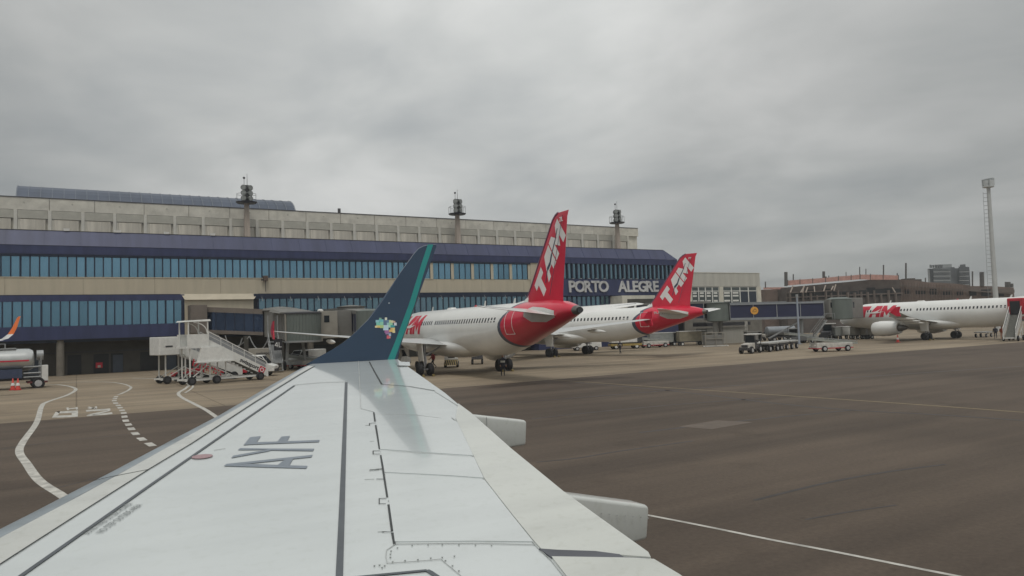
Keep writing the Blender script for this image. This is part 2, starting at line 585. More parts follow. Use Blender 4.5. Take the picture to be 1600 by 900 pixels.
# beige bands built of cladding panels (joints every few metres)
def panels(x0, x1, step, y0, y1, z0, z1, mat, name, gap=0.02):
    me = {}
    x = x0
    while x < x1-0.05:
        xe = min(x+step, x1)
        wd = round(xe-x-gap, 3)
        if wd not in me:
            me[wd] = MB().box(0, wd, y0, y1, z0, z1).mesh(name, mat)
        inst(me[wd], name, (x, random.uniform(-0.006, 0.006), 0), term)
        x = xe
MB().box(X0, 64.4, YF+0.2, YF+0.249, 9.3, 11.6).build('band_backing', recess_m, term)
panels(X0, 64.4, 7.62, YF, YF+0.2, 9.46, 11.44, beige, 'cladding_panel')
MB().box(X0, 45.6, YF-0.06, YF+0.18, 11.442, 11.53).build('sill', beige2, term)
# upper window row
def pane_mesh(wd, h, mat, name='window_pane'):
    return MB().box(0, wd, 0, 0.03, 0, h).mesh(name, mat)
def window_row(x0, n, pitch, wd, z0, z1, y, mat, jitter=0.25):
    me = pane_mesh(wd, z1-z0, mat)
    for i in range(n):
        inst(me, 'window_pane', (x0+i*pitch+(pitch-wd)/2, y, z0), term, (R(random.uniform(-jitter, jitter)), 0, R(random.uniform(-jitter, jitter))))
    fr = MB()
    for i in range(n+1):
        xx = x0+i*pitch
        big = 0.10 if i % 7 == 0 else 0.068
        fr.box(xx-big, xx+big, y-0.10, y+0.06, z0, z1)
    return fr
P = 0.9165
f1 = window_row(-7.28-12*P, 67, P, 0.80, 11.55, 13.87, YF+0.05, pane_m)
f1.box(X0, 43.1, YF-0.02, YF+0.12, 13.87, 13.93)
MB().box(X0, -18.4, YF, YF+0.2, 11.55, 13.87).build('blank_panel', navy_wall, term)
o = f1.build('mullions', navy_frame, term, kind='stuff')
# window bays between beige piers
fr = MB()
pier = MB().box(0, 0.46, YF-0.08, YF+0.24, 11.445, 14.1).mesh('pier', beige)
inst(pier, 'pier', (42.42, 0, 0), term)
for bx in (42.42, 45.85, 49.30, 52.74, 56.15, 59.58):
    me = pane_mesh(0.90, 2.36, pane_m)
    for i in range(3):
        inst(me, 'window_pane', (bx+0.04+i*0.99, YF+0.09, 11.5), term, (R(random.uniform(-.3, .3)), 0, R(random.uniform(-.3, .3))))
    for i in range(4):
        fr.box(bx-0.02+i*0.99, bx+0.06+i*0.99, YF+0.0, YF+0.15, 11.46, 13.9)
    inst(pier, 'pier', (bx+2.98, 0, 0), term)
fr.build('mullions', navy_frame, term, kind='stuff')
MB().box(42.3, 64.4, YF-0.07, YF+0.23, 13.95, 14.16).build('lintel', beige, term)
MB().box(63.04, 64.5, YF-0.1, YF+0.3, 9.46, 14.15).build('end_pier', beige, term)
# navy roof edge: upright fascia, then a sloping metal roof
MB().box(X0, X1, YF-0.25, YF+0.6, 14.17, 15.17).build('fascia', navy_wall, term)
MB().box(X0, 63.0, YF-0.2, YF+0.24, 13.90, 14.169).build('fascia_soffit', navy_frame, term)
rf = MB()
rf.hexa([(X0, YF-0.30, 15.171), (X1+0.1, YF-0.30, 15.171), (X1+0.1, YF+16, 15.171), (X0, YF+16, 15.171),
         (X0, YF+0.75, 17.0), (X1-2.3, YF+0.75, 17.0), (X1-2.3, YF+16, 17.0), (X0, YF+16, 17.0)])
rf.build('roof', navy_roof, term)
MB().box(X0, X1-2.4, YF+0.70, YF+0.80, 17.001, 17.05).build('roof_edge_trim', dark_metal, term)
seam = MB()
x = X0+1.5
while x < X1-2.5:
    seam.beam((x, YF-0.312, 15.18), (x, YF+0.738, 17.0), 0.035, 0.03)
    x += 3.666
seam.build('roof_seams', navy_wall, term, kind='stuff')
# lower left glazed box over the ground floor
XL = 11.65
MB().box(X0, XL, YF-0.16, YF+0.24, 8.69, 9.40).build('window_header', navy_wall, term)
MB().box(X0, XL, YF-0.16, YF+0.24, 4.24, 5.80).build('window_apron', navy_wall, term)
f2 = window_row(-7.13-10*P*1.009, 30, P*1.009, 0.82, 5.81, 8.68, YF-0.03, pane_m)
f2.box(11.32, XL, YF-0.16, YF+0.2, 5.8, 8.69)
f2.build('mullions', navy_frame, term, kind='stuff')
MB().box(X0, -16.9, YF-0.1, YF+0.2, 5.80, 8.69).build('blank_panel', navy_wall, term)
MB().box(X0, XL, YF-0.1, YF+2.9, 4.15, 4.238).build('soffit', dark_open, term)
# ground floor recess: wall, columns, doors, dark openings
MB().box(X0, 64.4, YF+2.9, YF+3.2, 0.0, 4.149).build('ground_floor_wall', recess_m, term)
colm = MB().tube((0, 0, 0), (0, 0, 4.149), 0.42, n=14).mesh('column', M('column_plaster', (0.17, 0.155, 0.13), 0.8, var=0.2, scale=1.4), 40)
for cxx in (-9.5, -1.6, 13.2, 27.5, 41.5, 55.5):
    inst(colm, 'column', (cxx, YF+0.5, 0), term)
opm = MB().box(-0.9, 0.9, YF+2.84, YF+2.899, 0.0, 2.35).mesh('doorway', dark_open)
for k, (xx, sx) in enumerate(((-4.4, 0.9), (-0.2, 0.8), (2.6, 0.9), (4.3, 0.75), (7.9, 1.15), (10.4, 0.8), (16, 1.3), (22, 1.4), (30, 1.6), (38, 1.5), (47, 1.6), (56, 1.6))):
    inst(opm, 'doorway', (xx, 0, 0), term, scale=(sx, 1, 1))
dr = MB().box(-0.55, 0.55, YF+2.80, YF+2.838, 0.02, 2.15).mesh('door', M('grey_blue_door', (0.06, 0.075, 0.10), 0.6, var=0.15))
for xx in (-4.3, 4.4, 10.4):
    inst(dr, 'door', (xx, 0, 0), term)
MB().box(X0, 64, YF+2.7, YF+2.88, 2.6, 2.75).build('wall_rail', dark_metal, term)
# beige wall with sloping ledge between the two lower window strips
MB().box(XL+0.01, 19.95, YF-0.2, YF+0.24, 4.24, 8.7).build('wall_panel', beige, term)
MB().hexa([(XL+0.02, YF-0.55, 8.702), (19.95, YF-0.55, 8.702), (19.95, YF+0.2, 8.702), (XL+0.02, YF+0.2, 8.702),
           (XL-0.4, YF-0.02, 9.455), (20.6, YF-0.02, 9.455), (20.6, YF+0.2, 9.455), (XL-0.4, YF+0.2, 9.455)]).build('ledge', beige2, term)
# second lower strip
MB().box(20.0, 64.4, YF-0.3, YF+0.24, 8.75, 9.42).build('window_header', navy_frame, term)
f3 = window_row(20.58, 47, P*1.008, 0.78, 6.0, 8.74, YF-0.05, pane_m2)
f3.build('mullions', navy_frame, term, kind='stuff')
MB().box(20.0, 64.4, YF-0.14, YF+0.24, 4.24, 5.98).build('window_apron', navy_wall, term)
tr = MB()
for i in range(12):
    tr.beam((21.0+i*3.7, YF-0.75, 8.55), (21.0+i*3.7, YF-0.3, 9.0), 0.04)
    tr.box(20.95+i*3.7, 21.05+i*3.7, YF-0.85, YF-0.75, 8.45, 8.62)
tr.build('eave_lamps', steel, term, kind='stuff')
# navy end block with tall glass fins
me = pane_mesh(0.60, 2.55, pane_m2)
fr = MB()
x = 64.62
while x < X1-0.7:
    inst(me, 'window_pane', (x, YF+0.1, 11.66), term, (R(random.uniform(-.3, .3)), 0, R(random.uniform(-.3, .3))))
    fr.box(x+0.66, x+0.90, YF-0.15, YF+0.2, 11.6, 14.17)
    x += 0.985
fr.box(64.45, X1, YF-0.17, YF+0.22, 11.5, 11.62)
fr.build('mullions', navy_frame, term, kind='stuff')
MB().box(64.51, X1, YF-0.28, YF+0.24, 8.75, 11.49).build('sign_band', navy_wall, term)
me = pane_mesh(0.62, 2.2, pane_m2)
for i in range(14):
    inst(me, 'window_pane', (65.4+i*0.985, YF+0.1, 6.4), term, (0, 0, R(random.uniform(-.3, .3))))
for i in range(8):
    inst(me, 'window_pane', (86.9+i*0.95, YF+0.1, 6.6), term, (0, 0, R(random.uniform(-.3, .3))))
MB().box(79.3, 86.6, YF-3.0, YF+0.24, 5.4, 8.6).build('porch_block', concrete, term)
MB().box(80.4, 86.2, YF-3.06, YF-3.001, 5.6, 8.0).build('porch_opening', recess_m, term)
# concrete upper storey, set back, of panels and piers
YP = 112.0
up = [-19.0, -14, -8.5, -2.98, 2.16, 8.07, 13.76, 19.26, 24.79, 30.32, 35.73, 41.31, 46.72, 52.27, 57.8, 63.3, 68.8, 74.3, 79.8, 85.3, 90.8, 96.3]
MB().box(-45, 96.2, YP+0.3, YP+22, 16.9, 22.5).build('upper_storey_core', concrete, term)
for a, b in zip(up, up[1:]):
    MB().box(a+0.03, b-0.03, YP-0.05, YP+0.28, 21.05, 22.62+random.uniform(-0.015, 0.015)).build('parapet_panel', concrete, term)
    MB().tube(((a+b)/2, YP-0.08, 22.0), ((a+b)/2, YP-0.04, 22.0), 0.12, n=8).build('drain_hole', louvre_m, term)
MB().box(-45, 96.25, YP-0.12, YP+0.5, 22.64, 22.72).build('coping', dark_metal, term)
pm = MB().box(-0.2, 0.2, YP-0.11, YP+0.29, 16.98, 21.04).mesh('pier', M('pier_concrete', (0.58, 0.56, 0.49), 0.85, var=0.12, scale=1.2))
lm = MB()
lm.box(0.22, 3.5, YP-0.03, YP+0.29, 19.95, 21.03)
lm = lm.mesh('louvre_panel', louvre_m)
sm = MB().box(0.5, 3.22, YP-0.045, YP+0.29, 17.0, 19.85).mesh('infill_panel', stained)
sm2 = MB().box(0.22, 0.48, YP+0.04, YP+0.29, 17.0, 19.93).mesh('infill_edge', concrete)
x = -6.64-3*3.71
while x < 96:
    inst(pm, 'pier', (x, 0, 0), term)
    if x+3.5 < 96.3:
        inst(lm, 'louvre_panel', (x, 0, 0), term)
        inst(sm, 'infill_panel', (x, random.uniform(-.012, .012), 0), term)
        inst(sm2, 'infill_edge', (x, 0, 0), term)
    x += 3.712
# barrel vault skylight
vm = M('vault_sheet', (0.080, 0.098, 0.135), 0.5, metal=0.1, var=0.16, scale=0.4, streak=(1, 0.3, 0.3))
def arc(x, r, n=14):
    return [(x, 125-math.cos(math.pi*k/n)*6.2*r, 22.4+math.sin(math.pi*k/n)*3.85*r) for k in range(n+1)]
vs = []
nb = 27
va, vb = -7.0, 30.6
for i in range(nb):
    xa, xb = va+(vb-va)*i/nb, va+(vb-va)*(i+1)/nb
    MB().loft([arc(xa+0.06, 1), arc(xb-0.06, 1)], closed=False).build('vault_sheet', vm, term)
MB().loft([arc(va+0.1, 0.985), arc(vb-0.1, 0.985)], True, True).build('vault_core', navy_frame, term)
rb = MB()
for i in range(nb+1):
    xa = va+(vb-va)*i/nb
    p = arc(xa, 1.01)
    for k in range(len(p)-1):
        rb.beam(p[k], p[k+1], 0.10, 0.06)
rb.build('vault_ribs', M('vault_rib_blue', (0.15, 0.17, 0.20), 0.5, var=0.1), term, kind='stuff')
MB().tube((36.5, 115, 22.5), (36.5, 115, 23.9), 0.25, n=8).build('roof_vent', dark_metal, term)

# airport name on the navy band
sg = thing('airport_sign', 'raised pale letters PORTO ALEGRE on the navy band of the terminal', 'sign', (69.3, YF-0.3, 9.0))
sign_m = M('pale_sign_letter', (0.50, 0.50, 0.50), 0.5, var=0.08, scale=1)
def sign_word(word, xa, xb, top=11.28, bot=9.33):
    ms = [text_mesh(c, 2.72, extrude=0.09, bold=0.08) for c in word]
    wid = [max(v.co.x for v in m.vertices)-min(v.co.x for v in m.vertices) for m in ms]
    gap = ((xb-xa)-sum(wid))/(len(word)-1)
    x = xa
    for c, m, wv in zip(word, ms, wid):
        mnx = min(v.co.x for v in m.vertices)
        mnz = min(v.co.y for v in m.vertices)
        mxz = max(v.co.y for v in m.vertices)
        k = (top-bot)/(mxz-mnz)
        for v in m.vertices:
            v.co = Vector((v.co.x-mnx, -v.co.z, (v.co.y-mnz)*k))
        m.materials.clear()
        m.materials.append(sign_m)
        o = inst(m, 'letter', (x-69.3, -0.1, bot-9.0), sg)
        # small downlight bracket over each letter
        b = MB().beam((wv/2, 0.3, top-bot+0.25), (wv/2, -0.35, top-bot+0.36), 0.06).box(wv/2-0.2, wv/2+0.2, -0.45, -0.3, top-bot+0.28, top-bot+0.4)
        b.build('letter_lamp', steel, o)
        x += wv+gap
xa = at(889, 450, YF-0.4).x
xb = at(951, 450, YF-0.4).x
xc = at(965.5, 450, YF-0.4).x
xd = at(1029, 450, YF-0.4).x
sign_word('PORTO', xa, xb)
sign_word('ALEGRE', xc, xd)

# floodlight columns standing on the roof
def roof_mast(px, label):
    YM = 109.5
    x = at(px, 372, YM).x
    t = thing('floodlight_mast', label, 'floodlight mast', (x, YM, 17.0), 0, 'floodlight masts along the terminal roof')
    cm = M('rust_stained_concrete', (0.40, 0.34, 0.28), 0.9, var=0.25, scale=1.2, streak=(1.5, 1.5, 0.2))
    mb = MB()
    mb.loft([[(-.42, -.42, 0), (.42, -.42, 0), (.42, .42, 0), (-.42, .42, 0)], [(-.28, -.28, 6.0), (.28, -.28, 6.0), (.28, .28, 6.0), (-.28, .28, 6.0)]], True, True)
    mb.build('column', cm, t)
    MB().lathe((0, 0, 6.0), (0, 0, 1), [(0, 0.5), (0.0, 1.35), (0.16, 1.5), (0.2, 0.4)], 18).build('platform', dark_metal, t)
    rl = MB()
    for k in range(8):
        a = k*math.pi/4+0.2
        p = Vector((1.4*math.cos(a), 1.4*math.sin(a), 6.15))
        q = Vector((1.4*math.cos(a+math.pi/4), 1.4*math.sin(a+math.pi/4), 6.15))
        rl.beam(p, p+Vector((0, 0, 1.15)), 0.05)
        rl.beam(p+Vector((0, 0, 1.15)), q+Vector((0, 0, 1.15)), 0.05)
    rl.build('railing', steel, t)
    MB().box(-.38, .38, -.3, .4, 6.2, 8.6).build('lamp_pole', dark_metal, t)
    lamp = MB().lathe((0, 0, 0), (0, -1, 0.0), [(-0.35, 0.2), (-0.2, 0.33), (0.12, 0.40), (0.16, 0.40)], 12).mesh('lamp', M('grey_lamp_housing', (0.13, 0.14, 0.13), 0.55, var=0.15, scale=4), 30)
    glass = MB().lathe((0, -0.165, 0), (0, -1, 0), [(0, 0.36), (0.02, 0.34)], 12).mesh('lens', M('lamp_lens', (0.22, 0.23, 0.22), 0.2, var=0.1))
    for zz_ in (6.65, 7.42, 8.2):
        for dx, rz in ((-0.44, -25), (0.44, 25)):
            l = inst(lamp, 'lamp', (dx, -0.35, zz_), t, (0, 0, R(rz)))
            inst(glass, 'lens', (0, 0, 0), l)
        l = inst(lamp, 'lamp', (0, 0.45, zz_), t, (0, 0, R(180)))
        inst(glass, 'lens', (0, 0, 0), l)
    MB().tube((0.12, 0, 8.6), (0.12, 0, 10.3), 0.05, 0.03, n=6).build('lightning_rod', steel, t)
    MB().tube((-0.3, 0, 8.6), (-0.3, 0, 9.5), 0.03, n=6).lathe((-0.3, 0, 9.5), (0, 0, 1), [(0, 0.05), (0.1, 0.17), (0.25, 0.17), (0.35, 0.05)], 8).build('obstruction_light', dark_metal, t)
roof_mast(386, 'rust stained floodlight column in front of the barrel vaulted skylight')
roof_mast(715.5, 'floodlight column on the roof directly above the blue winglet tip')
roof_mast(965, 'floodlight column on the roof above the PORTO ALEGRE letters')
lampm = M('pale_floodlight', (0.75, 0.75, 0.72), 0.4, var=0.05)
for k, (px, py, lb) in enumerate(((104, 361.5, 'small pale floodlight on navy roof edge, leftmost of four'), (183, 364, 'largest pale floodlight on navy roof edge, second from left of the terminal'), (260, 366.5, 'pale floodlight on navy roof edge, left of the rusty floodlight column'), (332, 369, 'pale floodlight on navy roof edge nearest the rusty floodlight column'))):
    p = at(px, py, YF+0.8)
    t = thing('roof_floodlight', lb, 'floodlight', (p.x, YF+0.85, 17.0), 0, 'small floodlights along the navy roof edge')
    s = 1.25 if k == 1 else 0.9
    MB().hexa([(-.3*s, -.25, .02), (.3*s, -.25, .02), (.3*s, .2, .02), (-.3*s, .2, .02), (-.36*s, -.3, .3), (.36*s, -.3, .3), (.3*s, .25, .34), (-.3*s, .25, .34)]).build('lamp_body', lampm, t)
    MB().beam((0, 0, -0.02), (0, 0.1, 0.1), 0.08).build('bracket', steel, t)
# camera pole on the beige band
p = at(415, 437, YF-0.3)
t = thing('camera_pole', 'small brown box on a thin pole fixed to the beige band', 'camera', (p.x, YF-0.25, 9.7))
MB().beam((0, 0, 0), (0, 0, 1.6), 0.07).build('pole', dark_metal, t)
MB().box(-0.28, 0.28, -0.25, 0.2, 1.45, 2.1).build('box', M('brown_box', (0.10, 0.07, 0.055), 0.6, var=0.2), t)
MB().box(-0.55, -0.35, -0.2, 0.05, 1.45, 1.65).build('side_lamp', dark_metal, t)
# small red sign on the shaded ground floor
p = at(155, 571, YF+2.6)
t = thing('wall_sign', 'small red and white sign in the shaded ground floor', 'sign', (p.x, YF+2.75, p.z))
MB().box(-0.36, 0.36, -0.04, 0.0, -0.3, 0.35).build('sign_plate', M('sign_red', (0.55, 0.03, 0.05), 0.5), t)
MB().box(-0.16, 0.16, -0.06, -0.041, -0.25, 0.02).build('sign_symbol', mark_white, t)

# annex at the right-hand end
an = thing('annex_building', 'plain concrete annex with a row of white framed windows beyond the red fin', 'building', (96.2, YF, 0))
MB().box(0, 20.7, 0.02, 18, 10.3, 12.88).build('upper_wall', M('annex_concrete', (0.47, 0.46, 0.41), 0.85, var=0.14, scale=0.7, streak=(1.4, 1, 0.12)), an)
MB().box(-0.05, 20.75, -0.04, 18.05, 12.881, 12.97).build('coping', concrete, an)
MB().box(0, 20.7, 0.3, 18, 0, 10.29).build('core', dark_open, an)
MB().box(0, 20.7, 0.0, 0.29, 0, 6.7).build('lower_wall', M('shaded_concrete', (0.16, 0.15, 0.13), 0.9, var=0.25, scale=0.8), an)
MB().box(19.75, 20.85, -0.02, 0.5, 6.71, 10.29).build('corner_pier', concrete, an)
MB().box(9.35, 10.35, -0.02, 0.5, 6.71, 10.29).build('pier', concrete, an)
MB().box(0, 2.2, -0.02, 0.5, 6.71, 10.29).build('pier', concrete, an)
wf = M('white_window_frame', (0.68, 0.68, 0.64), 0.5, var=0.06)
gl = glass_mat('annex_glass', (0.10, 0.115, 0.115), 0.6, 0.12)
gl2 = M('annex_dark_glass', (0.02, 0.03, 0.05), 0.15)
for (a, b, n) in ((2.2, 9.35, 4), (10.35, 19.75, 4)):
    fw = (b-a)/n
    for i in range(n):
        w_ = MB()
        xa, xb = a+i*fw, a+(i+1)*fw
        w_.box(xa, xa+0.12, 0.12, 0.22, 6.72, 10.28).box(xb-0.12, xb, 0.12, 0.22, 6.72, 10.28)
        w_.box(xa+.121, xb-.121, 0.12, 0.22, 9.35, 9.5).box(xa+.121, xb-.121, 0.12, 0.22, 10.15, 10.27).box(xa+.121, xb-.121, 0.12, 0.22, 6.73, 6.85)
        wn = w_.build('window_frame', wf, an)
        MB().box(xa+.125, xb-.125, 0.15, 0.18, 6.86, 9.34).build('pane', gl2 if (b > 15 and i > 1) else gl, wn)
        MB().box(xa+.125, xb-.125, 0.15, 0.18, 9.51, 10.14).build('pane', gl, wn)
        if not (b > 15 and i > 1):
            bl = MB()
            for zz_ in (8.9, 8.35, 7.4):
                bl.box(xa+.3, xb-.5, 0.10, 0.13, zz_, zz_+0.32)
            bl.build('blind', wf, wn)

# ------------------------------------------------------------------ parked airliners
tailcone_m = M('bare_metal_tailcone', (0.16, 0.15, 0.14), 0.4, metal=0.5, var=0.2, scale=3)
stripe_m = M('slate_stripe', (0.075, 0.085, 0.12), 0.4, var=0.1)
grey_wing = M('grey_wing_paint', (0.46, 0.47, 0.465), 0.4, var=0.08, scale=0.7)
trim_m = M('grey_trim_plate', (0.52, 0.52, 0.50), 0.5, var=0.1, scale=1)
win_m = M('cabin_window', (0.02, 0.022, 0.028), 0.15)
letter_red = M('letter_red', (0.55, 0.02, 0.05), 0.4, var=0.08, scale=1)
letter_white = M('letter_white', (0.76, 0.75, 0.73), 0.35, var=0.04, scale=1)
chrome = M('gear_metal', (0.30, 0.30, 0.31), 0.4, metal=0.4, var=0.15, scale=6)
ST = [(0, .03, 3.15, .03), (.15, .30, 3.17, .28), (.45, .55, 3.2, .52), (.9, .84, 3.28, .80), (1.7, 1.22, 3.42, 1.18), (2.7, 1.56, 3.58, 1.54), (3.9, 1.81, 3.72, 1.84), (5.2, 1.94, 3.79, 2.02), (6.6, 1.975, 3.80, 2.07), (24.2, 1.975, 3.80, 2.07), (26, 1.96, 3.84, 2.03), (28, 1.88, 3.98, 1.88), (30, 1.75, 4.25, 1.62), (32, 1.51, 4.53, 1.33), (34, 1.21, 4.79, 1.04), (36, .80, 5.0, .655), (37.0, .50, 5.025, .375), (37.57, .27, 5.02, .20)]
def S(x):
    for a, b in zip(ST, ST[1:]):
        if x <= b[0]:
            t = (x-a[0])/(b[0]-a[0])
            # smooth interpolation on the tapering ends
            if a[0] >= 6.6 and b[0] <= 24.2:
                pass
            return [a[k]+(b[k]-a[k])*t for k in (1, 2, 3)]
    return list(ST[-1][1:])
def L(x, y, z):                     # distance from the nose, to starboard, up -> local
    return Vector((17.71-x, -y, z))
def fpt(x, th):                     # th = 0 top, pi/2 starboard
    hw, zc, hh = S(x)
    return L(x, hw*math.sin(th), zc+hh*math.cos(th))
def side_pt(x, z, s, off=0.0):      # point of the fuselage side at height z (s = -1 port)
    hw, zc, hh = S(x)
    q = max(-0.999, min(0.999, (z-zc)/hh))
    return L(x, s*(hw*math.sqrt(1-q*q)+off), z)
def xb(th):
    z = 3.9+1.95*math.cos(th)
    return 28.65+(0.80*(z-3.95)**2*(0.62 if z > 5.2 else 1.0) if z > 3.95 else 0.22*(z-3.95)**2)
NT = 40
THS = [2*math.pi*k/NT for k in range(NT)]
GLYPH = {
 'T': [[(0, .66), (.32, .66), (.32, 1), (0, 1)], [(.32, .66), (.70, .66), (.70, 1), (.32, 1)], [(.70, .66), (1, .66), (1, 1), (.70, 1)], [(.32, 0), (.70, 0), (.70, .66), (.32, .66)]],
 'A': [[(0, 0), (.30, 0), (.36, .26), (.66, .26), (.66, 0), (1, 0), (1, 1), (.42, 1)]],
 'M': [[(0, 0), (0, 1), (.28, 1), (.5, .56), (.72, 1), (1, 1), (1, 0), (.72, 0), (.72, .52), (.5, .12), (.28, .52), (.28, 0)]],
}
def glyph_mesh(name, ch, fn, mat, cuts=3):
    bm = bmesh.new()
    for pl_ in GLYPH[ch]:
        bm.faces.new([bm.verts.new((u, v, 0)) for u, v in pl_])
    bmesh.ops.remove_doubles(bm, verts=bm.verts, dist=1e-4)
    bmesh.ops.triangulate(bm, faces=bm.faces)
    if cuts:
        bmesh.ops.subdivide_edges(bm, edges=bm.edges, cuts=cuts, use_grid_fill=True)
    for v in bm.verts:
        v.co = fn(v.co.x, v.co.y)
    me = bpy.data.meshes.new(name)
    bm.to_mesh(me)
    bm.free()
    me.materials.append(mat)
    return me
def foil(xle, c, zc, th, y, n=9, twist=0.0):
    up, lo = [], []
    for k in range(n+1):
        t = (1-math.cos(math.pi*k/n))/2
        h = th*c*2.6*(0.2969*math.sqrt(t)-0.126*t-0.3516*t*t+0.2843*t**3-0.1036*t**4)*1.9
        zz_ = zc-twist*t*c
        up.append((xle+t*c, y, zz_+h*0.62))
        lo.append((xle+t*c, y, zz_-h*0.38))
    return up+lo[-2:0:-1]
def fin_foil(xle, c, z, th, n=8):
    a, b = [], []
    for k in range(n+1):
        t = (1-math.cos(math.pi*k/n))/2
        h = th*c*4.6*(0.2969*math.sqrt(t)-0.126*t-0.3516*t*t+0.2843*t**3-0.1036*t**4)*0.6
        a.append((xle+t*c, h, z))
        b.append((xle+t*c, -h, z))
    return a+b[-2:0:-1]

def make_airliner(name, label, tail_mat, fence_mat, lettering=True, winglet=False):
    t = thing(name, label, 'airplane', group='parked airliners')
    # fuselage, tail section, stripe between
    fr_ = [s[0] for s in ST if s[0] <= 6.6]+[9, 12, 15, 18, 21, 24, 26, 27.5]
    rings = [[fpt(min(x, xb(th)-0.01), th) for th in THS] for x in fr_]+[[fpt(xb(th), th) for th in THS]]
    MB().loft(rings, True, False).build('fuselage', white_paint, t, 60)
    rings = [[fpt(xb(th)+k*0.22, th) for th in THS] for k in (0, 1, 2)]
    MB().loft(rings).build('tail_stripe', stripe_m, t, 60)
    rings = [[fpt(xb(th)+0.44+(37.18-xb(th)-0.44)*k/10, th) for th in THS] for k in range(11)]
    MB().loft(rings, False, True).build('tail_section', tail_mat, t, 60)
    rings = [[fpt(x, th) for th in THS] for x in (37.18, 37.4, 37.57)]
    MB().loft(rings, True, False).build('tail_cone', tailcone_m, t, 60)
    MB().lathe(L(37.50, 0, 5.02), (-1, 0, 0), [(0, 0.17), (0.06, 0.20), (0.10, 0.20), (0.09, 0.14)], 12).build('exhaust_ring', dark_metal, t)
    # belly fairing
    rings = []
    for k in range(17):
        u = k/16
        x = 9.2+u*13.9
        q = max(0.02, (1-abs(2*u-1)**2.6)**0.5)
        if u > 0.55:
            q = max(0.02, 1-((u-0.55)/0.45)**2.0)**0.62
        rings.append([L(x, math.sin(th)*2.12*q, 2.45+math.cos(th)*(0.98*q if math.cos(th) > 0 else 1.02*q)) for th in THS])
    MB().loft(rings, True, True).build('belly_fairing', white_paint, t, 60)
    # fin with dorsal fillet, rudder
    MB().loft([[L(*p) for p in fin_foil(29.6, 5.9, 5.55, .085)], [L(*p) for p in fin_foil(30.15, 5.32, 6.05, .088)], [L(*p) for p in fin_foil(30.9, 4.7, 6.9, .09)], [L(*p) for p in fin_foil(34.45, 1.98, 11.35, .09)], [L(*p) for p in fin_foil(34.85, 1.72, 11.62, .07)], [L(*p) for p in fin_foil(35.2, 1.45, 11.76, .03)]], True, True).build('fin', tail_mat, t, 35)
    MB().loft([[L(28.3, .01, 5.84), L(28.3, -.01, 5.84), L(28.3, 0, 5.845)], [L(29.7, .16, 5.7), L(29.7, -.16, 5.7), L(29.7, 0, 5.98)], [L(30.5, .18, 5.7), L(30.5, -.18, 5.7), L(30.5, 0, 6.42)]], True, True).build('dorsal_fillet', white_paint if lettering else tail_mat, t)
    le = MB()
    for (xa, za), (xb_, zb) in zip(((30.1, 6.03), (30.86, 6.88), (34.42, 11.34), (34.83, 11.63)), ((30.86, 6.88), (34.42, 11.34), (34.83, 11.63), (35.2, 11.77))):
        le.beam(L(xa, 0, za), L(xb_, 0, zb), 0.12, 0.10)
    le.build('fin_leading_edge', M('violet_grey_edge', (0.20, 0.10, 0.16), 0.4), t)
    MB().beam(L(34.15, 0.30, 6.15), L(35.95, 0.11, 11.5), 0.02, 0.03).beam(L(34.15, -0.30, 6.15), L(35.95, -0.11, 11.5), 0.02, 0.03).build('rudder_gap', stripe_m, t)
    # wings
    for s in (-1, 1):
        rt = [(1.2, 11.6, 7.0, 2.92, .15, .055), (1.95, 12.0, 6.45, 2.98, .15, .055), (6.4, 14.45, 4.1, 3.28, .13, .05), (12.0, 17.5, 2.75, 3.80, .12, .03), (16.7, 20.6, 1.62, 4.27, .11, .015), (17.05, 20.95, 1.45, 4.31, .10, .01)]
        rings = [[L(x, s*y, z) for x, _, z in foil(xl, c, zc, th, 0, twist=tw)] for y, xl, c, zc, th, tw in rt]
        MB().loft(rings, True, True).build('wing', grey_wing, t, 35)
        gp = MB()
        gp.beam(L(17.65, s*2.1, 2.70), L(17.62, s*6.4, 3.10), 0.05, 0.03)
        gp.beam(L(17.62, s*6.4, 3.12), L(19.65, s*12.6, 3.80), 0.05, 0.03)
        gp.beam(L(19.65, s*12.6, 3.80), L(21.1, s*16.2, 4.22), 0.04, 0.03)
        gp.build('flap_gap', stripe_m, t)
        if winglet:
            w0 = [L(x, s*17.0, z) for x, _, z in foil(20.4, 1.5, 4.30, .09, 0)]
            pts = []
            for yy, xl, c, zc in ((17.0, 20.4, 1.5, 4.3), (17.45, 20.65, 1.35, 4.42), (17.75, 20.95, 1.2, 4.75), (17.92, 21.3, 1.0, 5.2), (18.1, 21.8, .62, 6.0), (18.14, 22.0, .45, 6.1)):
                pts.append([L(x, s*(yy+(0 if yy < 17.3 else (z-zc)*-1.0)), zc+((z-zc) if yy < 17.3 else 0)) for x, _, z in foil(xl, c, zc, .09, 0)])
            wl = MB().loft(pts[:3], True, False).build('winglet_root', white_paint, t, 40)
            MB().loft(pts[2:], False, True).build('winglet', fence_mat, t, 40)
        else:
            f_ = [(21.0, 4.3), (21.9, 5.0), (22.6, 5.05), (22.4, 4.33), (22.6, 3.72), (22.0, 3.72)]
            MB().prism([L(x, s*17.02, z) for x, z in f_], L(17.71, s*0.07, 0)).build('wingtip_fence', fence_mat, t)
        for yy, x0, zt in ((6.6, 17.0, 3.02), (9.4, 18.2, 3.36), (12.4, 19.4, 3.72)):
            rg = []
            for u, r in ((0, .02), (.1, .09), (.3, .15), (.55, .17), (.8, .12), (.95, .05), (1, .015)):
                rg.append([L(x0-1.0+u*3.3, s*(yy+math.sin(q)*r*0.8), zt-0.32-0.1*u+math.cos(q)*r*1.15) for q in [k*math.pi/5 for k in range(10)]])
            MB().loft(rg, True, True).build('flap_track_fairing', white_paint, t, 50)
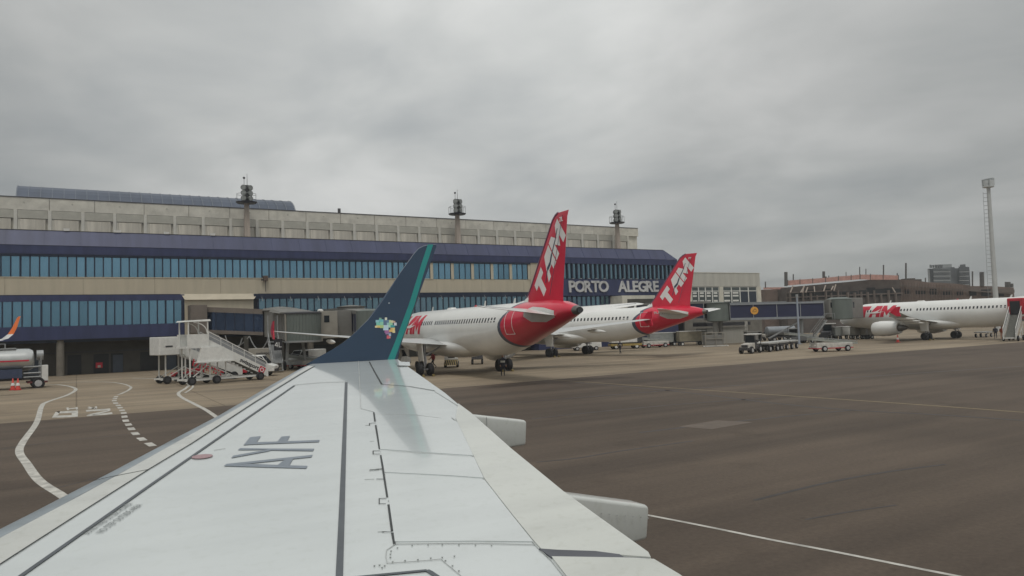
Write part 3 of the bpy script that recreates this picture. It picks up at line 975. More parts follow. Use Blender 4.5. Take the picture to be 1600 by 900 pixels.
        # engine
        ec = (lambda x, a, r: [L(x+.8, s*5.75+math.sin(q)*r, 1.82+a+math.cos(q)*r) for q in [k*math.pi/12 for k in range(24)]])
        en = MB().loft([ec(10.9, 0, .82), ec(10.0, 0, .86), ec(9.78, 0, .93), ec(9.8, 0, .99), ec(10.1, 0, 1.08), ec(11.0, .02, 1.16), ec(12.2, .04, 1.14), ec(13.2, .07, 1.02), ec(14.0, .1, .86), ec(13.9, .1, .78)], True, True).build('engine_cowl', white_paint, t, 45)
        MB().loft([ec(10.8, 0, .8), ec(10.75, 0, .3), ec(10.4, 0, .02)], True, True).build('fan', dark_metal, en, 30)
        MB().loft([ec(13.5, .1, .62), ec(14.3, .12, .5), ec(14.9, .14, .34), ec(15.4, .15, .08)], True, True).build('exhaust_core', tailcone_m, en, 40)
        MB().hexa([L(10.9, s*5.6, 2.75), L(15.2, s*5.65, 2.2), L(15.2, s*5.85, 2.2), L(10.9, s*5.9, 2.75), L(11.6, s*5.66, 3.05), L(15.6, s*5.7, 3.05), L(15.6, s*5.8, 3.05), L(11.6, s*5.84, 3.05)]).build('engine_pylon', white_paint, t)
        # tailplane
        rt = [(.35, 31.6, 4.2, 5.12, .15, .11), (1.1, 32.0, 3.75, 5.18, .15, .11), (6.0, 34.75, 1.4, 5.47, .15, .10), (6.22, 34.95, 1.15, 5.48, .10, .09)]
        rings = [[L(x, s*y, z) for x, _, z in foil(xl, c, zc, th, 0, twist=tw)] for y, xl, c, zc, th, tw in rt]
        MB().loft(rings, True, True).build('tailplane', white_paint, t, 35)
        MB().beam(L(34.6, s*1.3, 4.99), L(35.6, s*5.9, 5.43), 0.03, 0.02).build('elevator_gap', stripe_m, t)
        tp_ = None
        z0s = [(32.3, 4.75), (33.2, 4.35), (34.6, 4.30), (35.6, 4.6), (35.7, 5.05), (34.5, 5.3), (33.0, 5.42), (32.2, 5.2)]
        bm = bmesh.new()
        bm.faces.new([bm.verts.new((x, z, 0)) for x, z in z0s])
        bmesh.ops.triangulate(bm, faces=bm.faces)
        bmesh.ops.subdivide_edges(bm, edges=bm.edges, cuts=5, use_grid_fill=True)
        for v in bm.verts:
            v.co = side_pt(v.co.x, v.co.y, s, 0.015)
        bmesh.ops.recalc_face_normals(bm, faces=bm.faces)
        me = bpy.data.meshes.new('trim_plate')
        bm.to_mesh(me)
        bm.free()
        me.materials.append(trim_m)
        inst(me, 'trim_plate', (0, 0, 0), t)
        # main gear
        gr = MB()
        gr.tube(L(17.55, s*3.75, 2.75), L(17.71, s*3.8, .62), .15, .11, 10)
        gr.tube(L(17.71, s*3.2, .58), L(17.71, s*4.4, .58), .09, n=8)
        gr.tube(L(17.6, s*3.75, 1.7), L(17.6, s*2.3, 2.5), .08, n=6)
        gr.tube(L(17.95, s*3.8, 1.75), L(18.15, s*3.8, 1.15), .05, n=6).tube(L(18.15, s*3.8, 1.15), L(17.8, s*3.8, .7), .05, n=6)
        gr.build('main_gear_leg', chrome, t, 40)
        MB().hexa([L(17.1, s*4.05, 1.35), L(18.25, s*4.05, 1.35), L(18.25, s*4.1, 1.35), L(17.1, s*4.1, 1.35), L(16.9, s*4.25, 2.85), L(18.4, s*4.25, 2.85), L(18.4, s*4.3, 2.85), L(16.9, s*4.3, 2.85)]).build('gear_door', white_paint, t)
        for dy in (-.47, .47):
            wh = MB().wheel(L(17.71, s*3.8+dy, .575), .575, .41, n=18).build('wheel', tyre, t, 40)
            MB().lathe(L(17.71, s*3.8+dy, .575), (0, 1, 0), [(-.19, .10), (-.17, .29), (.17, .29), (.19, .10)], 12).build('rim', hub_metal, wh)
        # cabin windows, small and alike: one part
        wn = MB()
        x = 6.05
        while x < 28.3:
            if not (13.2 < x < 13.5 or 14.4 < x < 14.6):
                a = side_pt(x, 4.44, s, .006)
                b = side_pt(x+.24, 4.44, s, .006)
                c = side_pt(x+.24, 4.80, s, .006)
                d = side_pt(x, 4.80, s, .006)
                wn.prism([a, b, c, d], L(17.71, -s*.02, 0))
            x += .533
        wn.build('cabin_windows', win_m, t, kind='stuff')
        # door outlines
        for xa, mat_ in ((4.6, trim_m), (29.75, letter_white)):
            dd = MB()
            lo, hi, xe = 3.52, 5.22, xa+(0.9 if xa < 10 else 1.0)
            n = 6
            for k in range(n):
                z0, z1 = lo+(hi-lo)*k/n, lo+(hi-lo)*(k+1)/n
                for xx in (xa, xe):
                    dd.beam(side_pt(xx, z0, s, .004), side_pt(xx, z1, s, .004), .045, .02, up=(0, 1, 0))
            for z in (lo, hi):
                dd.beam(side_pt(xa, z, s, .004), side_pt(xe, z, s, .004), .045, .02, up=(0, 1, 0))
            dd.build('door_outline', mat_, t)
        # cockpit glazing
        ck = MB()
        for k in range(3):
            x0_, x1_ = 1.5+k*.55, 1.98+k*.55
            ck.prism([side_pt(x0_, 3.85+.12*k, s, .01), side_pt(x1_, 3.90+.12*k, s, .01), side_pt(x1_, 4.38+.1*k, s, .01), side_pt(x0_+.05, 4.25+.1*k, s, .01)], L(17.71, -s*.02, 0))
        ck.build('cockpit_windows', win_m, t)
    # nose gear
    MB().tube(L(5.07, 0, 2.0), L(5.07, 0, .45), .10, .08, 8).tube(L(5.07, -.3, .4), L(5.07, .3, .4), .05, n=6).tube(L(5.0, 0, 1.1), L(4.0, 0, 1.9), .05, n=6).build('nose_gear_leg', chrome, t, 40)
    for dy in (-.26, .26):
        MB().wheel(L(5.07, dy, .385), .385, .22, n=14).build('wheel', tyre, t, 40)
    # aerials
    for x, h in ((9.5, .42), (22.3, .45), (27.9, .40)):
        MB().prism([L(x-.12, -.02, 5.84), L(x+.2, -.02, 5.84), L(x+.3, -.02, 5.84+h), L(x+.16, -.02, 5.84+h)], (0, -.04, 0)).build('blade_aerial', white_paint, t)
    MB().hexa([L(x, y, z) for x, y, z in ((14.2, -.3, 5.84), (15.4, -.3, 5.84), (15.4, .3, 5.84), (14.2, .3, 5.84), (14.4, -.2, 5.99), (15.2, -.2, 5.99), (15.2, .2, 5.99), (14.4, .2, 5.99))]).build('aerial_fairing', white_paint, t)
    MB().lathe(L(20.5, 0, 5.85), (0, 0, 1), [(0, .16), (.1, .14), (.16, .05)], 8).build('beacon', red_trim, t)
    if lettering:
        # side lettering, nose half of the port side
        x = 5.0
        for ch, wv in (('T', 1.75), ('A', 2.0), ('M', 2.25)):
            def fn(u, v, x=x, wv=wv):
                xx = x+u*wv+v*.36
                return side_pt(xx, 3.62+v*1.80, -1, .012)
            o = bpy.data.objects.new('side_letter', glyph_mesh('side_letter', ch, fn, letter_red, 4))
            COL.objects.link(o)
            o.parent = t
            x += wv+.10
        bird = MB().prism([side_pt(x_, z_, -1, .03) for x_, z_ in ((6.6, 4.25), (8.2, 4.55), (9.0, 4.9), (8.5, 4.45), (9.7, 4.5), (8.2, 4.2))], L(17.71, .02, 0))
        bird.build('bird_emblem', letter_white, t)
        # fin lettering, both faces
        def fy(x, z):
            k = (z-6.0)/5.7
            xl, c = 30.1+4.75*k, 5.3-3.5*k
            tt = max(.02, min(.98, (x-xl)/c))
            return .088*c*2.76*(0.2969*math.sqrt(tt)-0.126*tt-0.3516*tt*tt+0.2843*tt**3-0.1036*tt**4)+.012
        for s in (-1, 1):
            u0 = 0.0
            for ch, wv in (('T', .29), ('A', .31), ('M', .36)):
                def fn(u, v, u0=u0, wv=wv, s=s):
                    U = u0+u*wv
                    x_ = 32.62+U*3.55-v*1.02
                    z_ = 5.72+U*4.38+v*1.28
                    return L(x_, s*fy(x_, z_), z_)
                o = bpy.data.objects.new('fin_letter', glyph_mesh('fin_letter', ch, fn, letter_white, 3))
                COL.objects.link(o)
                o.parent = t
                u0 += wv+.02
            bd = MB()
            cur = [(.25, .20), (.40, .42), (.50, .38), (.60, .50), (.78, .60), (.92, .74)]
            pp = []
            for U, v in cur:
                x_, z_ = 32.62+U*3.55-v*1.02, 5.72+U*4.38+v*1.28
                pp.append(L(x_, s*(fy(x_, z_)+.012), z_))
            for a_, b_, wd in zip(pp, pp[1:], (.07, .22, .15, .08, .06)):
                bd.beam(a_, b_, .02, wd, up=(1, 0, 0))
            bd.build('bird_emblem', M('emblem_dark', (0.04, 0.06, 0.10), 0.4), t)
    return t

a1 = make_airliner('airliner', 'nearest white airliner, its tall red fin crossing the navy terminal roof', red_paint, red_paint)
n0 = len(bpy.data.objects)
a1.location = (29.85, 58.73, 0)
a1.rotation_euler = (0, 0, R(85.42))
a2 = copy_tree(a1, (55.32, 78.68, 0), R(106.6), 'white airliner whose red fin stands directly right of the PORTO ALEGRE letters')
a2.scale = (.995, .995, .995)
a3 = copy_tree(a1, (110.8, 61.6, 0), R(87.87), 'white airliner with red nose lettering docked at the right-hand jet bridge')
a3.scale = (.97, .97, .985)
def fin_reg(par, txt, x, z, size):
    text('fin_code', txt, size, letter_white, L(x, -.13, z), (-1, 0, 0), (0, 0, 1), par, extrude=.01, bold=.006)
def side_text(par, txt, size, x, z, mat=letter_white):
    text('registration', txt, size, mat, side_pt(x, z, -1, .03), (-1, 0, 0), (0, 0.28, 1), par, extrude=.012, bold=.008)
fin_reg(a1, 'ZL', 35.55, 11.1, .42)
fin_reg(a2, 'PT', 35.6, 11.1, .34)
side_text(a2, 'PR-MPT', .42, 31.55, 4.95)
a4 = make_airliner('airliner', 'airliner with orange winglet, only its wing tip entering the picture over the tank truck', orange_paint, orange_paint, False, True)
a4.location = (-22.25, 65.3, 0)
a4.rotation_euler = (0, 0, R(112))

# ------------------------------------------------------------------ own wing, seen from the cabin
WA, WB_ = 2.15, 0.117                  # upper surface: z = WA + WB_*Y
def wp(px, py, dz=0.0):
    d = ray(px, py)
    t = (WA+dz-CAM_H)/(d.z-WB_*d.y)
    return Vector((d.x*t, d.y*t, d.z*t+CAM_H))
def wz(y, dz=0.0):
    return WA+WB_*y+dz
def interp(tab, y):
    if y <= tab[0][0]:
        a, b = tab[0], tab[1]
    elif y >= tab[-1][0]:
        a, b = tab[-2], tab[-1]
    else:
        for a, b in zip(tab, tab[1:]):
            if a[0] <= y <= b[0]:
                break
    return a[1]+(b[1]-a[1])*(y-a[0])/(b[0]-a[0])
wing_m = bpy.data.materials.new('own_wing_paint')
wing_m.use_nodes = True
def _wm(m, base, streak_amt, rough):
    t = m.node_tree
    b = t.nodes['Principled BSDF']
    b.inputs['Roughness'].default_value = rough
    b.inputs['Coat Weight'].default_value = 0.6
    b.inputs['Coat Roughness'].default_value = 0.04
    c = t.nodes.new('ShaderNodeTexCoord')
    def nz(scale, st, det, lo, hi, c0, c1):
        mp = t.nodes.new('ShaderNodeMapping')
        mp.inputs['Scale'].default_value = st
        t.links.new(c.outputs['Object'], mp.inputs[0])
        n = t.nodes.new('ShaderNodeTexNoise')
        n.inputs['Scale'].default_value = scale
        n.inputs['Detail'].default_value = det
        t.links.new(mp.outputs[0], n.inputs['Vector'])
        r = t.nodes.new('ShaderNodeValToRGB')
        r.color_ramp.elements[0].position = lo
        r.color_ramp.elements[1].position = hi
        r.color_ramp.elements[0].color = c0+(1,)
        r.color_ramp.elements[1].color = c1+(1,)
        t.links.new(n.outputs[0], r.inputs[0])
        return r.outputs[0], n.outputs[0]
    big, _ = nz(0.5, (1, 1, 1), 3, .3, .7, tuple(v*.95 for v in base), tuple(min(1, v*1.04) for v in base))
    st, h = nz(2.4, (0.18, 1.6, 1), 6, .34, .62, (1-streak_amt,)*3, (1.0, 1.0, 1.0))
    sp, _ = nz(14, (1, 1, 1), 4, .30, .45, (1-streak_amt*.8, 1-streak_amt*.8, 1-streak_amt), (1, 1, 1))
    x = t.nodes.new('ShaderNodeMix'); x.data_type = 'RGBA'; x.blend_type = 'MULTIPLY'; x.inputs[0].default_value = 1
    t.links.new(big, x.inputs[6]); t.links.new(st, x.inputs[7])
    y = t.nodes.new('ShaderNodeMix'); y.data_type = 'RGBA'; y.blend_type = 'MULTIPLY'; y.inputs[0].default_value = 1
    t.links.new(x.outputs[2], y.inputs[6]); t.links.new(sp, y.inputs[7])
    t.links.new(y.outputs[2], b.inputs['Base Color'])
    bp = t.nodes.new('ShaderNodeBump')
    bp.inputs['Strength'].default_value = 0.025
    bp.inputs['Distance'].default_value = 0.02
    t.links.new(h, bp.inputs['Height'])
    t.links.new(bp.outputs[0], b.inputs['Normal'])
_wm(wing_m, (0.555, 0.59, 0.585), 0.05, 0.13)
flap_m = bpy.data.materials.new('flap_paint')
flap_m.use_nodes = True
_wm(flap_m, (0.56, 0.575, 0.53), 0.10, 0.30)
lead_m = M('leading_edge_reflection', (0.29, 0.33, 0.355), 0.3, metal=0.2, var=0.25, scale=2.6)  # reflection of dark ground and buildings put into the grey-blue colour
slat_m = bpy.data.materials.new('slat_paint')
slat_m.use_nodes = True
_wm(slat_m, (0.52, 0.53, 0.495), 0.12, 0.28)
line_m = M('walkway_line_grey', (0.085, 0.095, 0.105), 0.5, var=0.15, scale=4)
reg_m = M('registration_grey', (0.19, 0.22, 0.255), 0.45, var=0.10, scale=4)
seam_m = M('panel_gap', (0.05, 0.055, 0.055), 0.7, var=0.2, scale=5)
faint_m = M('sealant_line', (0.40, 0.415, 0.405), 0.6, var=0.2, scale=6)
blue_m = M('winglet_blue', (0.020, 0.045, 0.085), 0.30, var=0.10, scale=0.8, coat=0.3)
teal_m = M('winglet_teal', (0.02, 0.25, 0.235), 0.35, var=0.06, scale=1)

wing = thing('aircraft_wing', 'large white wing in the foreground with AYF lettering and a dark blue winglet', 'airplane wing', (0, 0, 0))
LE = [(6.475, -.472), (6.826, -.23), (8.126, .60), (9.282, 1.36), (10.6, 2.15), (11.392, 2.62), (12.2, 3.13), (12.585, 3.382)]
TE = [(3.0, 3.14), (3.486, 3.215), (5.098, 3.47), (8.059, 4.15), (9.248, 4.42), (11.32, 4.79), (12.31, 4.97), (12.6, 5.03)]
ys = [-0.6, 0.6, 1.8, 3.0, 4.2, 5.4, 6.5, 7.4, 8.2, 9.3, 10.2, 11.0, 11.8, 12.2, 12.5]
prof = [(0, -.052), (.004, -.038), (.012, -.026), (.028, -.014), (.052, -.005), (.085, 0), (.2, 0), (.4, 0), (.6, 0), (.8, 0), (1.0, 0)]
low = [(1.0, -.012), (.8, -.035), (.55, -.09), (.3, -.12), (.12, -.11), (.04, -.085), (.01, -.066)]
rings = []
for y in ys:
    xl, xt = interp(LE, y), interp(TE, y)-0.03
    c = xt-xl
    rg = [(xl+c*t, y, wz(y, z*min(c, 3.6))) for t, z in prof]
    rg += [(xl+c*t, y, wz(y, z*min(c, 3.6))) for t, z in low]
    rings.append(rg)
MB().loft(rings, True, True).build('wing_skin', wing_m, wing, 40)
# leading edge strip with the painted reflection
rings = []
for y in ys[:-1]:
    xl, xt = interp(LE, y), interp(TE, y)-0.03
    c = xt-xl
    cc = min(c, 3.6)
    rings.append([(xl+c*t-(0.004 if t < .02 else 0), y, wz(y, z*cc+0.004)) for t, z in prof[:5]+[(.083, -.0004)]]+[(xl+c*t-0.004, y, wz(y, z*cc-0.004)) for t, z in low[-2:]])
MB().loft(rings, closed=False).build('leading_edge', lead_m, wing, 60)
def plate(name, px, mat, dz=0.004, th=0.008, n=None, parent=wing, offy=0):
    return MB().prism([wp(x, y, dz-th) for x, y in px], (0, 0, th)).build(name, mat, parent)
def strip_px(mb, pts, w0, w1=None, dz=0.0065):
    """a narrow band along a line of the photograph, laid on the wing"""
    w1 = w0 if w1 is None else w1
    if w0 < 6:
        w0, w1 = w0*.78, w1*.78
    P = [wp(x, y, dz) for x, y in pts]
    n = len(P)
    def wid(p, wd):
        return wd/CAM_F*(p-Vector((0, 0, CAM_H))).dot(_f)
    for i in range(n-1):
        d = (P[i+1]-P[i]).normalized()
        s = Vector((-d.y, d.x, 0)).normalized()
        a = wid(P[i], w0+(w1-w0)*i/(n-1))/2
        b = wid(P[i+1], w0+(w1-w0)*(i+1)/(n-1))/2
        o = Vector((0, 0, 0.0025))
        mb.hexa([P[i]-s*a-o, P[i]+s*a-o, P[i+1]+s*b-o, P[i+1]-s*b-o, P[i]-s*a, P[i]+s*a, P[i+1]+s*b, P[i+1]-s*b])
    return mb
# slat (front plate) in a warmer, dirtier white
sl = [(-150, 975), (0, 881), (120, 804), (232, 733), (300, 692), (400, 626), (470, 583), (491, 572)]
rings = []
for k in range(15):
    u = k/14*(len(sl)-1)
    i = min(int(u), len(sl)-2)
    q = wp(sl[i][0]+(sl[i+1][0]-sl[i][0])*(u-i), sl[i][1]+(sl[i+1][1]-sl[i][1])*(u-i))
    y = q.y
    xl = interp(LE, y)
    c = interp(TE, y)-xl
    a = xl+c*0.0825
    rings.append([(a, y, wz(y, -.0004*min(c, 3.6))+.0035), (xl+c*.09, y, wz(y)+.004), (max(q.x-.02, xl+c*.10), y, wz(y)+.004), (max(q.x, xl+c*.102), y, wz(y)+.003), (max(q.x, xl+c*.102), y, wz(y)-.02)])
MB().loft(rings, closed=False).build('slat', slat_m, wing, 40)
# flap behind the spoilers, lying slightly lower edge to edge
flp = [(712, 655), (757, 750), (800, 806), (835, 849), (846, 861), (1017, 874), (1013, 866), (960, 828), (880, 770), (800, 704), (735, 646), (716, 632)]
plate('flap', flp, flap_m, .010, .016)
plate('inboard_flap', [(862, 874), (990, 876), (1022, 878), (1062, 902), (1120, 945), (1180, 992), (960, 992), (905, 930)], flap_m, .012, .02)
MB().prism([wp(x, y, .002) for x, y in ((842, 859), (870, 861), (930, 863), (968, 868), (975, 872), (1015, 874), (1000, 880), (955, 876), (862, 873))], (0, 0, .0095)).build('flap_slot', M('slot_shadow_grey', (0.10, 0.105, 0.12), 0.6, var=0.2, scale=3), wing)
# spoilers: three plates between hinge line and flap
plate('spoiler', [(587, 648), (640, 650), (704, 656), (716, 661), (738, 709), (740, 713), (594, 703)], wing_m, .0075, .010)
plate('spoiler', [(595, 706), (741, 716), (756, 748), (700, 744), (601, 739)], wing_m, .0075, .010)
plate('spoiler', [(602, 742), (700, 747), (757, 751.5), (800, 806.5), (833, 848), (740, 847), (617, 848)], wing_m, .0075, .010)
# painted lines
strip_px(MB(), [(20, 908), (120, 838), (240, 754), (350, 678), (460, 602)], 8.5, 3.0).build('walkway_line', line_m, wing)
strip_px(MB(), [(530, 905), (534, 800), (537.5, 700), (541, 597)], 11.5, 4.2).build('walkway_line', line_m, wing)
strip_px(MB(), [(540, 903), (600, 897), (667, 890.5), (672, 893), (690, 905), (700, 915)], 8.5).build('walkway_line', line_m, wing)
# seams and gaps of the panels
sm_ = MB()
strip_px(sm_, [(-60, 920), (0, 881), (120, 804), (232, 733), (300, 692), (400, 627), (470, 584), (491, 572)], 3.0, 1.6)
strip_px(sm_, [(146, 751), (170, 745), (232, 733)], 1.5)
for a, b, w_ in (((584, 644), (586, 658), 3), ((587, 664), (593, 701), 3.2), ((595, 711), (605, 776), 3.6), ((607, 788), (612.5, 829), 4.4), ((613, 832), (616.5, 850), 5)):
    strip_px(sm_, [a, b], w_)
for a, b in (((577.5, 661), (577.5, 664)), ((583, 704), (583, 709)), ((592.5, 778.5), (592.5, 786.5))):
    strip_px(sm_, [a, b], 2.0)
for a, b, w_ in (((577, 661), (587, 660.5), 1.0), ((583, 704), (594, 704), 1.2), ((583, 709), (594, 709), 1.0), ((592, 778.5), (604, 778), 1.3), ((592, 786.5), (603, 786.5), 1.0), ((587, 732.5), (599, 732), 2.0), ((577, 734.5), (592, 733.5), 1.2), ((588, 748), (601, 748), 1.4), ((597, 830.5), (602, 830.3), 1.8), ((602, 830.3), (612, 830.8), 1.0)):
    strip_px(sm_, [a, b], w_)
strip_px(sm_, [(577, 565), (586, 582), (596.5, 600)], 2.2, 3.0)
strip_px(sm_, [(596.5, 600), (640, 603.5), (679, 610)], 1.3, 2.0)
sm_.build('panel_gaps', seam_m, wing, kind='stuff')
ft = MB()
strip_px(ft, [(460, 601), (500, 597.5), (541, 596)], 1.3)
strip_px(ft, [(560, 563), (562, 600), (564, 638), (584, 643)], 0.9)
strip_px(ft, [(586, 646.5), (650, 648), (704, 655)], 0.9)
strip_px(ft, [(594, 704.5), (668, 708), (741, 714.5)], 0.8)
strip_px(ft, [(601, 740.5), (680, 745), (757, 750)], 1.4)
strip_px(ft, [(617, 849.5), (700, 848.6), (760, 848.5), (835, 850.5)], 1.7)
strip_px(ft, [(617, 850), (604, 859), (603, 868), (605, 879.5)], 1.4)
strip_px(ft, [(605, 879.5), (650, 876.5), (689, 873), (720, 899), (735, 912)], 1.1)
strip_px(ft, [(706, 652), (712, 657), (757, 751), (800, 807), (836, 851), (862, 876), (905, 930)], 1.5)
strip_px(ft, [(679, 611), (716, 634)], 1.0)
ft.build('sealant_lines', faint_m, wing, kind='stuff')
gm = MB()
for a, b, w_ in (((578, 733), (640, 732.5), 2.6), ((640, 732.5), (700, 734), 1.4), ((596, 706.8), (640, 707.5), 1.6), ((606, 782), (660, 783), 2.2), ((570, 748.5), (585, 748.2), 1.6), ((571, 664), (577, 664), 2), ((600, 830), (590, 830.6), 2.4), ((615, 834), (650, 834), 2.0), ((578, 689), (584, 689), 1.2), ((590, 672), (620, 673.5), 1.2)):
    strip_px(gm, [a, b], w_, w_*.4, dz=.0055)
gm.build('grime_streaks', M('grime_grey', (0.42, 0.445, 0.43), 0.5, var=0.12, scale=12), wing, kind='stuff')
# rivets round the access panel
rv = MB()
for x, y in ((621, 855), (611, 860), (610, 865), (610, 870), (613.5, 877), (633, 875), (653, 873.5), (673, 871), (691, 870), (696, 875), (707, 883), (717, 891), (644, 851), (669, 850.5), (691, 850), (717, 850), (743, 850.5), (768, 851), (710, 868), (585, 883), (593, 882), (597, 886), (601, 883)):
    p = wp(x, y, .010)
    rv.tube(p-Vector((0, 0, .006)), p, .0058, n=6)
rv.build('rivets', M('rivet_grey', (0.36, 0.375, 0.365), 0.6), wing, kind='stuff')
# registration letters, each a plate on the wing
for polys in (
    # F
    [[(380.5, 695.5), (391, 683), (407.5, 681.5), (401, 691), (476, 688.4), (499.5, 687.4), (498, 690.6), (391, 694.6)], [(432.5, 691), (440, 682.2), (453, 681.2), (448, 690.4)]],
    # Y
    [[(361.5, 715.6), (364.5, 712), (418, 702.6), (372, 703.2), (375, 700.2), (424, 701), (491, 701.2), (489, 704.6), (424, 703.6), (418.6, 705.2)]],
    # A
    [[(350, 728.2), (355, 724.6), (488.5, 710.8), (486, 714.2), (457, 717), (451.5, 726.6), (480.5, 728), (478.5, 732)], None],
):
    mb = MB()
    if polys[-1] is None:
        # letter A with its open counter
        for q in ([(350, 728.2), (354, 725), (488.5, 710.9), (486.5, 714.3), (392, 724.2), (354, 728.2)], [(350, 728.2), (390, 724.7), (436, 726.6), (480.5, 728), (478.5, 732)], [(445, 718.3), (458, 717), (452, 727.3), (434, 726.6)]):
            mb.prism([wp(x, y, .0045) for x, y in q], (0, 0, .0015+random.uniform(0, .0008)))
    else:
        for q in polys:
            mb.prism([wp(x, y, .0045) for x, y in q], (0, 0, .0015+random.uniform(0, .0008)))
    mb.build('registration_letter', reg_m, wing)
# red fuel mark, small data plate
mb = MB()
c0 = wp(316, 713.5, .006)
mb.prism([c0+Vector((.115*math.cos(a)*.8, .07*math.sin(a)*1.0, WB_*.07*math.sin(a))) for a in [k*math.pi/8 for k in range(16)]], (0, 0, .004))
mb.build('fuel_mark', M('faded_red_mark', (0.32, 0.21, 0.22), 0.5, var=0.2, scale=9), wing)
strip_px(MB(), [(334, 703), (352, 700.5)], 1.2).build('data_mark', faint_m, wing)
# walkway notice along the line
p0, p1 = wp(139, 834, .008), wp(211, 786, .008)
q0 = wp(150, 838, .008)
dx = (p1-p0).normalized()
ny = Vector((0, 0, 1)).cross(dx).normalized()
nup = ny+Vector((0, 0, WB_*ny.y))
stm = M('stencil_grey', (0.26, 0.28, 0.28), 0.6, var=0.2, scale=20)
ln = (p1-p0).length
for k, s_ in enumerate(('DO NOT WALK OUTSIDE THIS AREA', 'NO STEP OUTSIDE AREA')):
    base = wp(138, 834.5, .007) if k == 0 else wp(160, 832.5, .007)
    me = text_mesh(s_, .12, .001, .002)
    wd = max(v.co.x for v in me.vertices)
    k_ = (ln if k == 0 else (wp(224, 788, .007)-base).length)/wd
    tt = text('walkway_notice', s_, .085, stm, base, dx, nup, wing, extrude=.0006, bold=0)
    xs = [v.co.copy() for v in tt.data.vertices]
    fac = k_*.12/.085
    for v in tt.data.vertices:
        d = v.co-base
        v.co = base+dx*(d.dot(dx)*fac)+nup*(d.dot(nup)/nup.dot(nup)*.9)+Vector((0, 0, .001))
# winglet: inboard face outline taken where it stands, a real plate with thickness and cant
zt = wz(12.45)
wn_n = Vector((0, -1, 0.20)).normalized()
wn_p = Vector((4.2, 12.45, zt))
ol = [(478, 570), (497, 558.5), (520, 546), (536, 535.5), (550, 524), (563, 511.5), (575, 499.5), (588, 482), (600, 464.5), (613, 445), (625, 426.5), (640, 406), (648, 395), (655, 387.2), (662, 383.4), (671, 381.2), (682, 381), (683, 384), (672, 415), (660, 449), (650, 477.5), (640, 503), (632, 525), (626, 544), (621.5, 564), (600, 564), (560, 565.5), (520, 568.5)]
pts = [on_plane(x, y, wn_p, wn_n) for x, y in ol]
bm = bmesh.new()
th = wn_n*-.09
cen = sum(pts, Vector())/len(pts)
inner = [bm.verts.new(p+(cen-p).normalized()*.022) for p in pts]
mid = [bm.verts.new(p+th*.42) for p in pts]
outer = [bm.verts.new(p+(cen-p).normalized()*.03+th) for p in pts]
bm.faces.new(inner)
bm.faces.new(list(reversed(outer)))
n = len(pts)
for k in range(n):
    j = (k+1) % n
    bm.faces.new((inner[j], inner[k], mid[k], mid[j]))
    bm.faces.new((mid[j], mid[k], outer[k], outer[j]))
bmesh.ops.recalc_face_normals(bm, faces=bm.faces)
me = bpy.data.meshes.new('winglet')
bm.to_mesh(me)
bm.free()
me.materials.append(blue_m)
wl = bpy.data.objects.new('winglet', me)
COL.objects.link(wl)
wl.parent = wing
def on_winglet(name, px, mat, lift=.004, th=.006):
    return MB().prism([on_plane(x, y, wn_p+wn_n*lift, wn_n) for x, y in px], wn_n*-th).build(name, mat, wl)
on_winglet('teal_stripe', [(668.5, 382), (677, 382), (662, 427.5), (647.5, 477), (636, 509), (626, 535), (616, 563.5), (605, 563.8), (617, 535), (627, 508), (639, 475.5), (652, 434), (659, 411)], teal_m)
mosaic = [
 ((587, 500, 592, 504), (.30, .55, .62)), ((592, 499, 599, 503), (.18, .50, .52)), ((588, 503.5, 594, 508), (.22, .58, .48)), ((594, 503, 599, 508), (.30, .62, .45)),
 ((588, 507.5, 594, 509.8), (.55, .62, .25)), ((594, 508, 599.6, 512.6), (.45, .60, .25)), ((586, 509, 589.5, 512), (.75, .66, .38)), ((589.5, 509.8, 594, 512), (.75, .50, .18)),
 ((592.5, 496.5, 596, 499.2), (.24, .42, .30)), ((599, 499.4, 604, 507.8), (.12, .18, .28)), ((601.4, 496, 604.8, 500.2), (.72, .74, .60)), ((604, 500, 607.6, 504), (.14, .24, .36)),
 ((604.4, 504, 607.8, 508), (.32, .56, .56)), ((607.8, 500, 611, 504.2), (.52, .66, .38)), ((611, 500.6, 614.6, 504.4), (.66, .62, .42)), ((614.6, 501.4, 617.6, 504.2), (.58, .40, .32)),
 ((607.8, 504.2, 613.6, 508), (.34, .62, .40)), ((615.6, 504, 619.8, 508.6), (.62, .66, .72)), ((599.4, 508, 606.8, 512), (.52, .66, .74)), ((606.8, 508, 610.2, 511.8), (.40, .66, .50)),
 ((610.2, 508, 616.8, 511.6), (.06, .34, .36)), ((598.8, 512, 607, 516), (.50, .68, .76)), ((610.2, 512, 613.4, 515), (.70, .45, .18)), ((613.4, 512, 617, 516.8), (.78, .60, .26)),
 ((608, 515, 613.4, 518.6), (.72, .48, .16)), ((613.4, 516.8, 617.4, 520), (.76, .64, .34)), ((601, 516, 608, 520), (.38, .16, .34)), ((602.4, 520, 606, 522.4), (.36, .20, .38)),
 ((606, 519.6, 611, 522), (.30, .26, .42)), ((607.4, 522, 611, 525), (.38, .50, .60)), ((604.4, 524, 608, 529.2), (.62, .12, .16)), ((608, 525.4, 610.2, 528.6), (.66, .26, .22))]
for k, ((x0, y0, x1, y1), c) in enumerate(mosaic):
    m_ = M('mosaic_%d' % k, c, 0.4, var=0.05)
    on_winglet('emblem_tile', [(x0, y1), (x1, y1), (x1, y0), (x0, y0)], m_, .004+.0006*(k % 4), .006)
on_winglet('star_mark', [(606.5, 473.5), (608, 472.3), (609.5, 473.5), (608, 474.7)], M('star_pale', (0.45, 0.5, 0.55), 0.4), .004, .005)
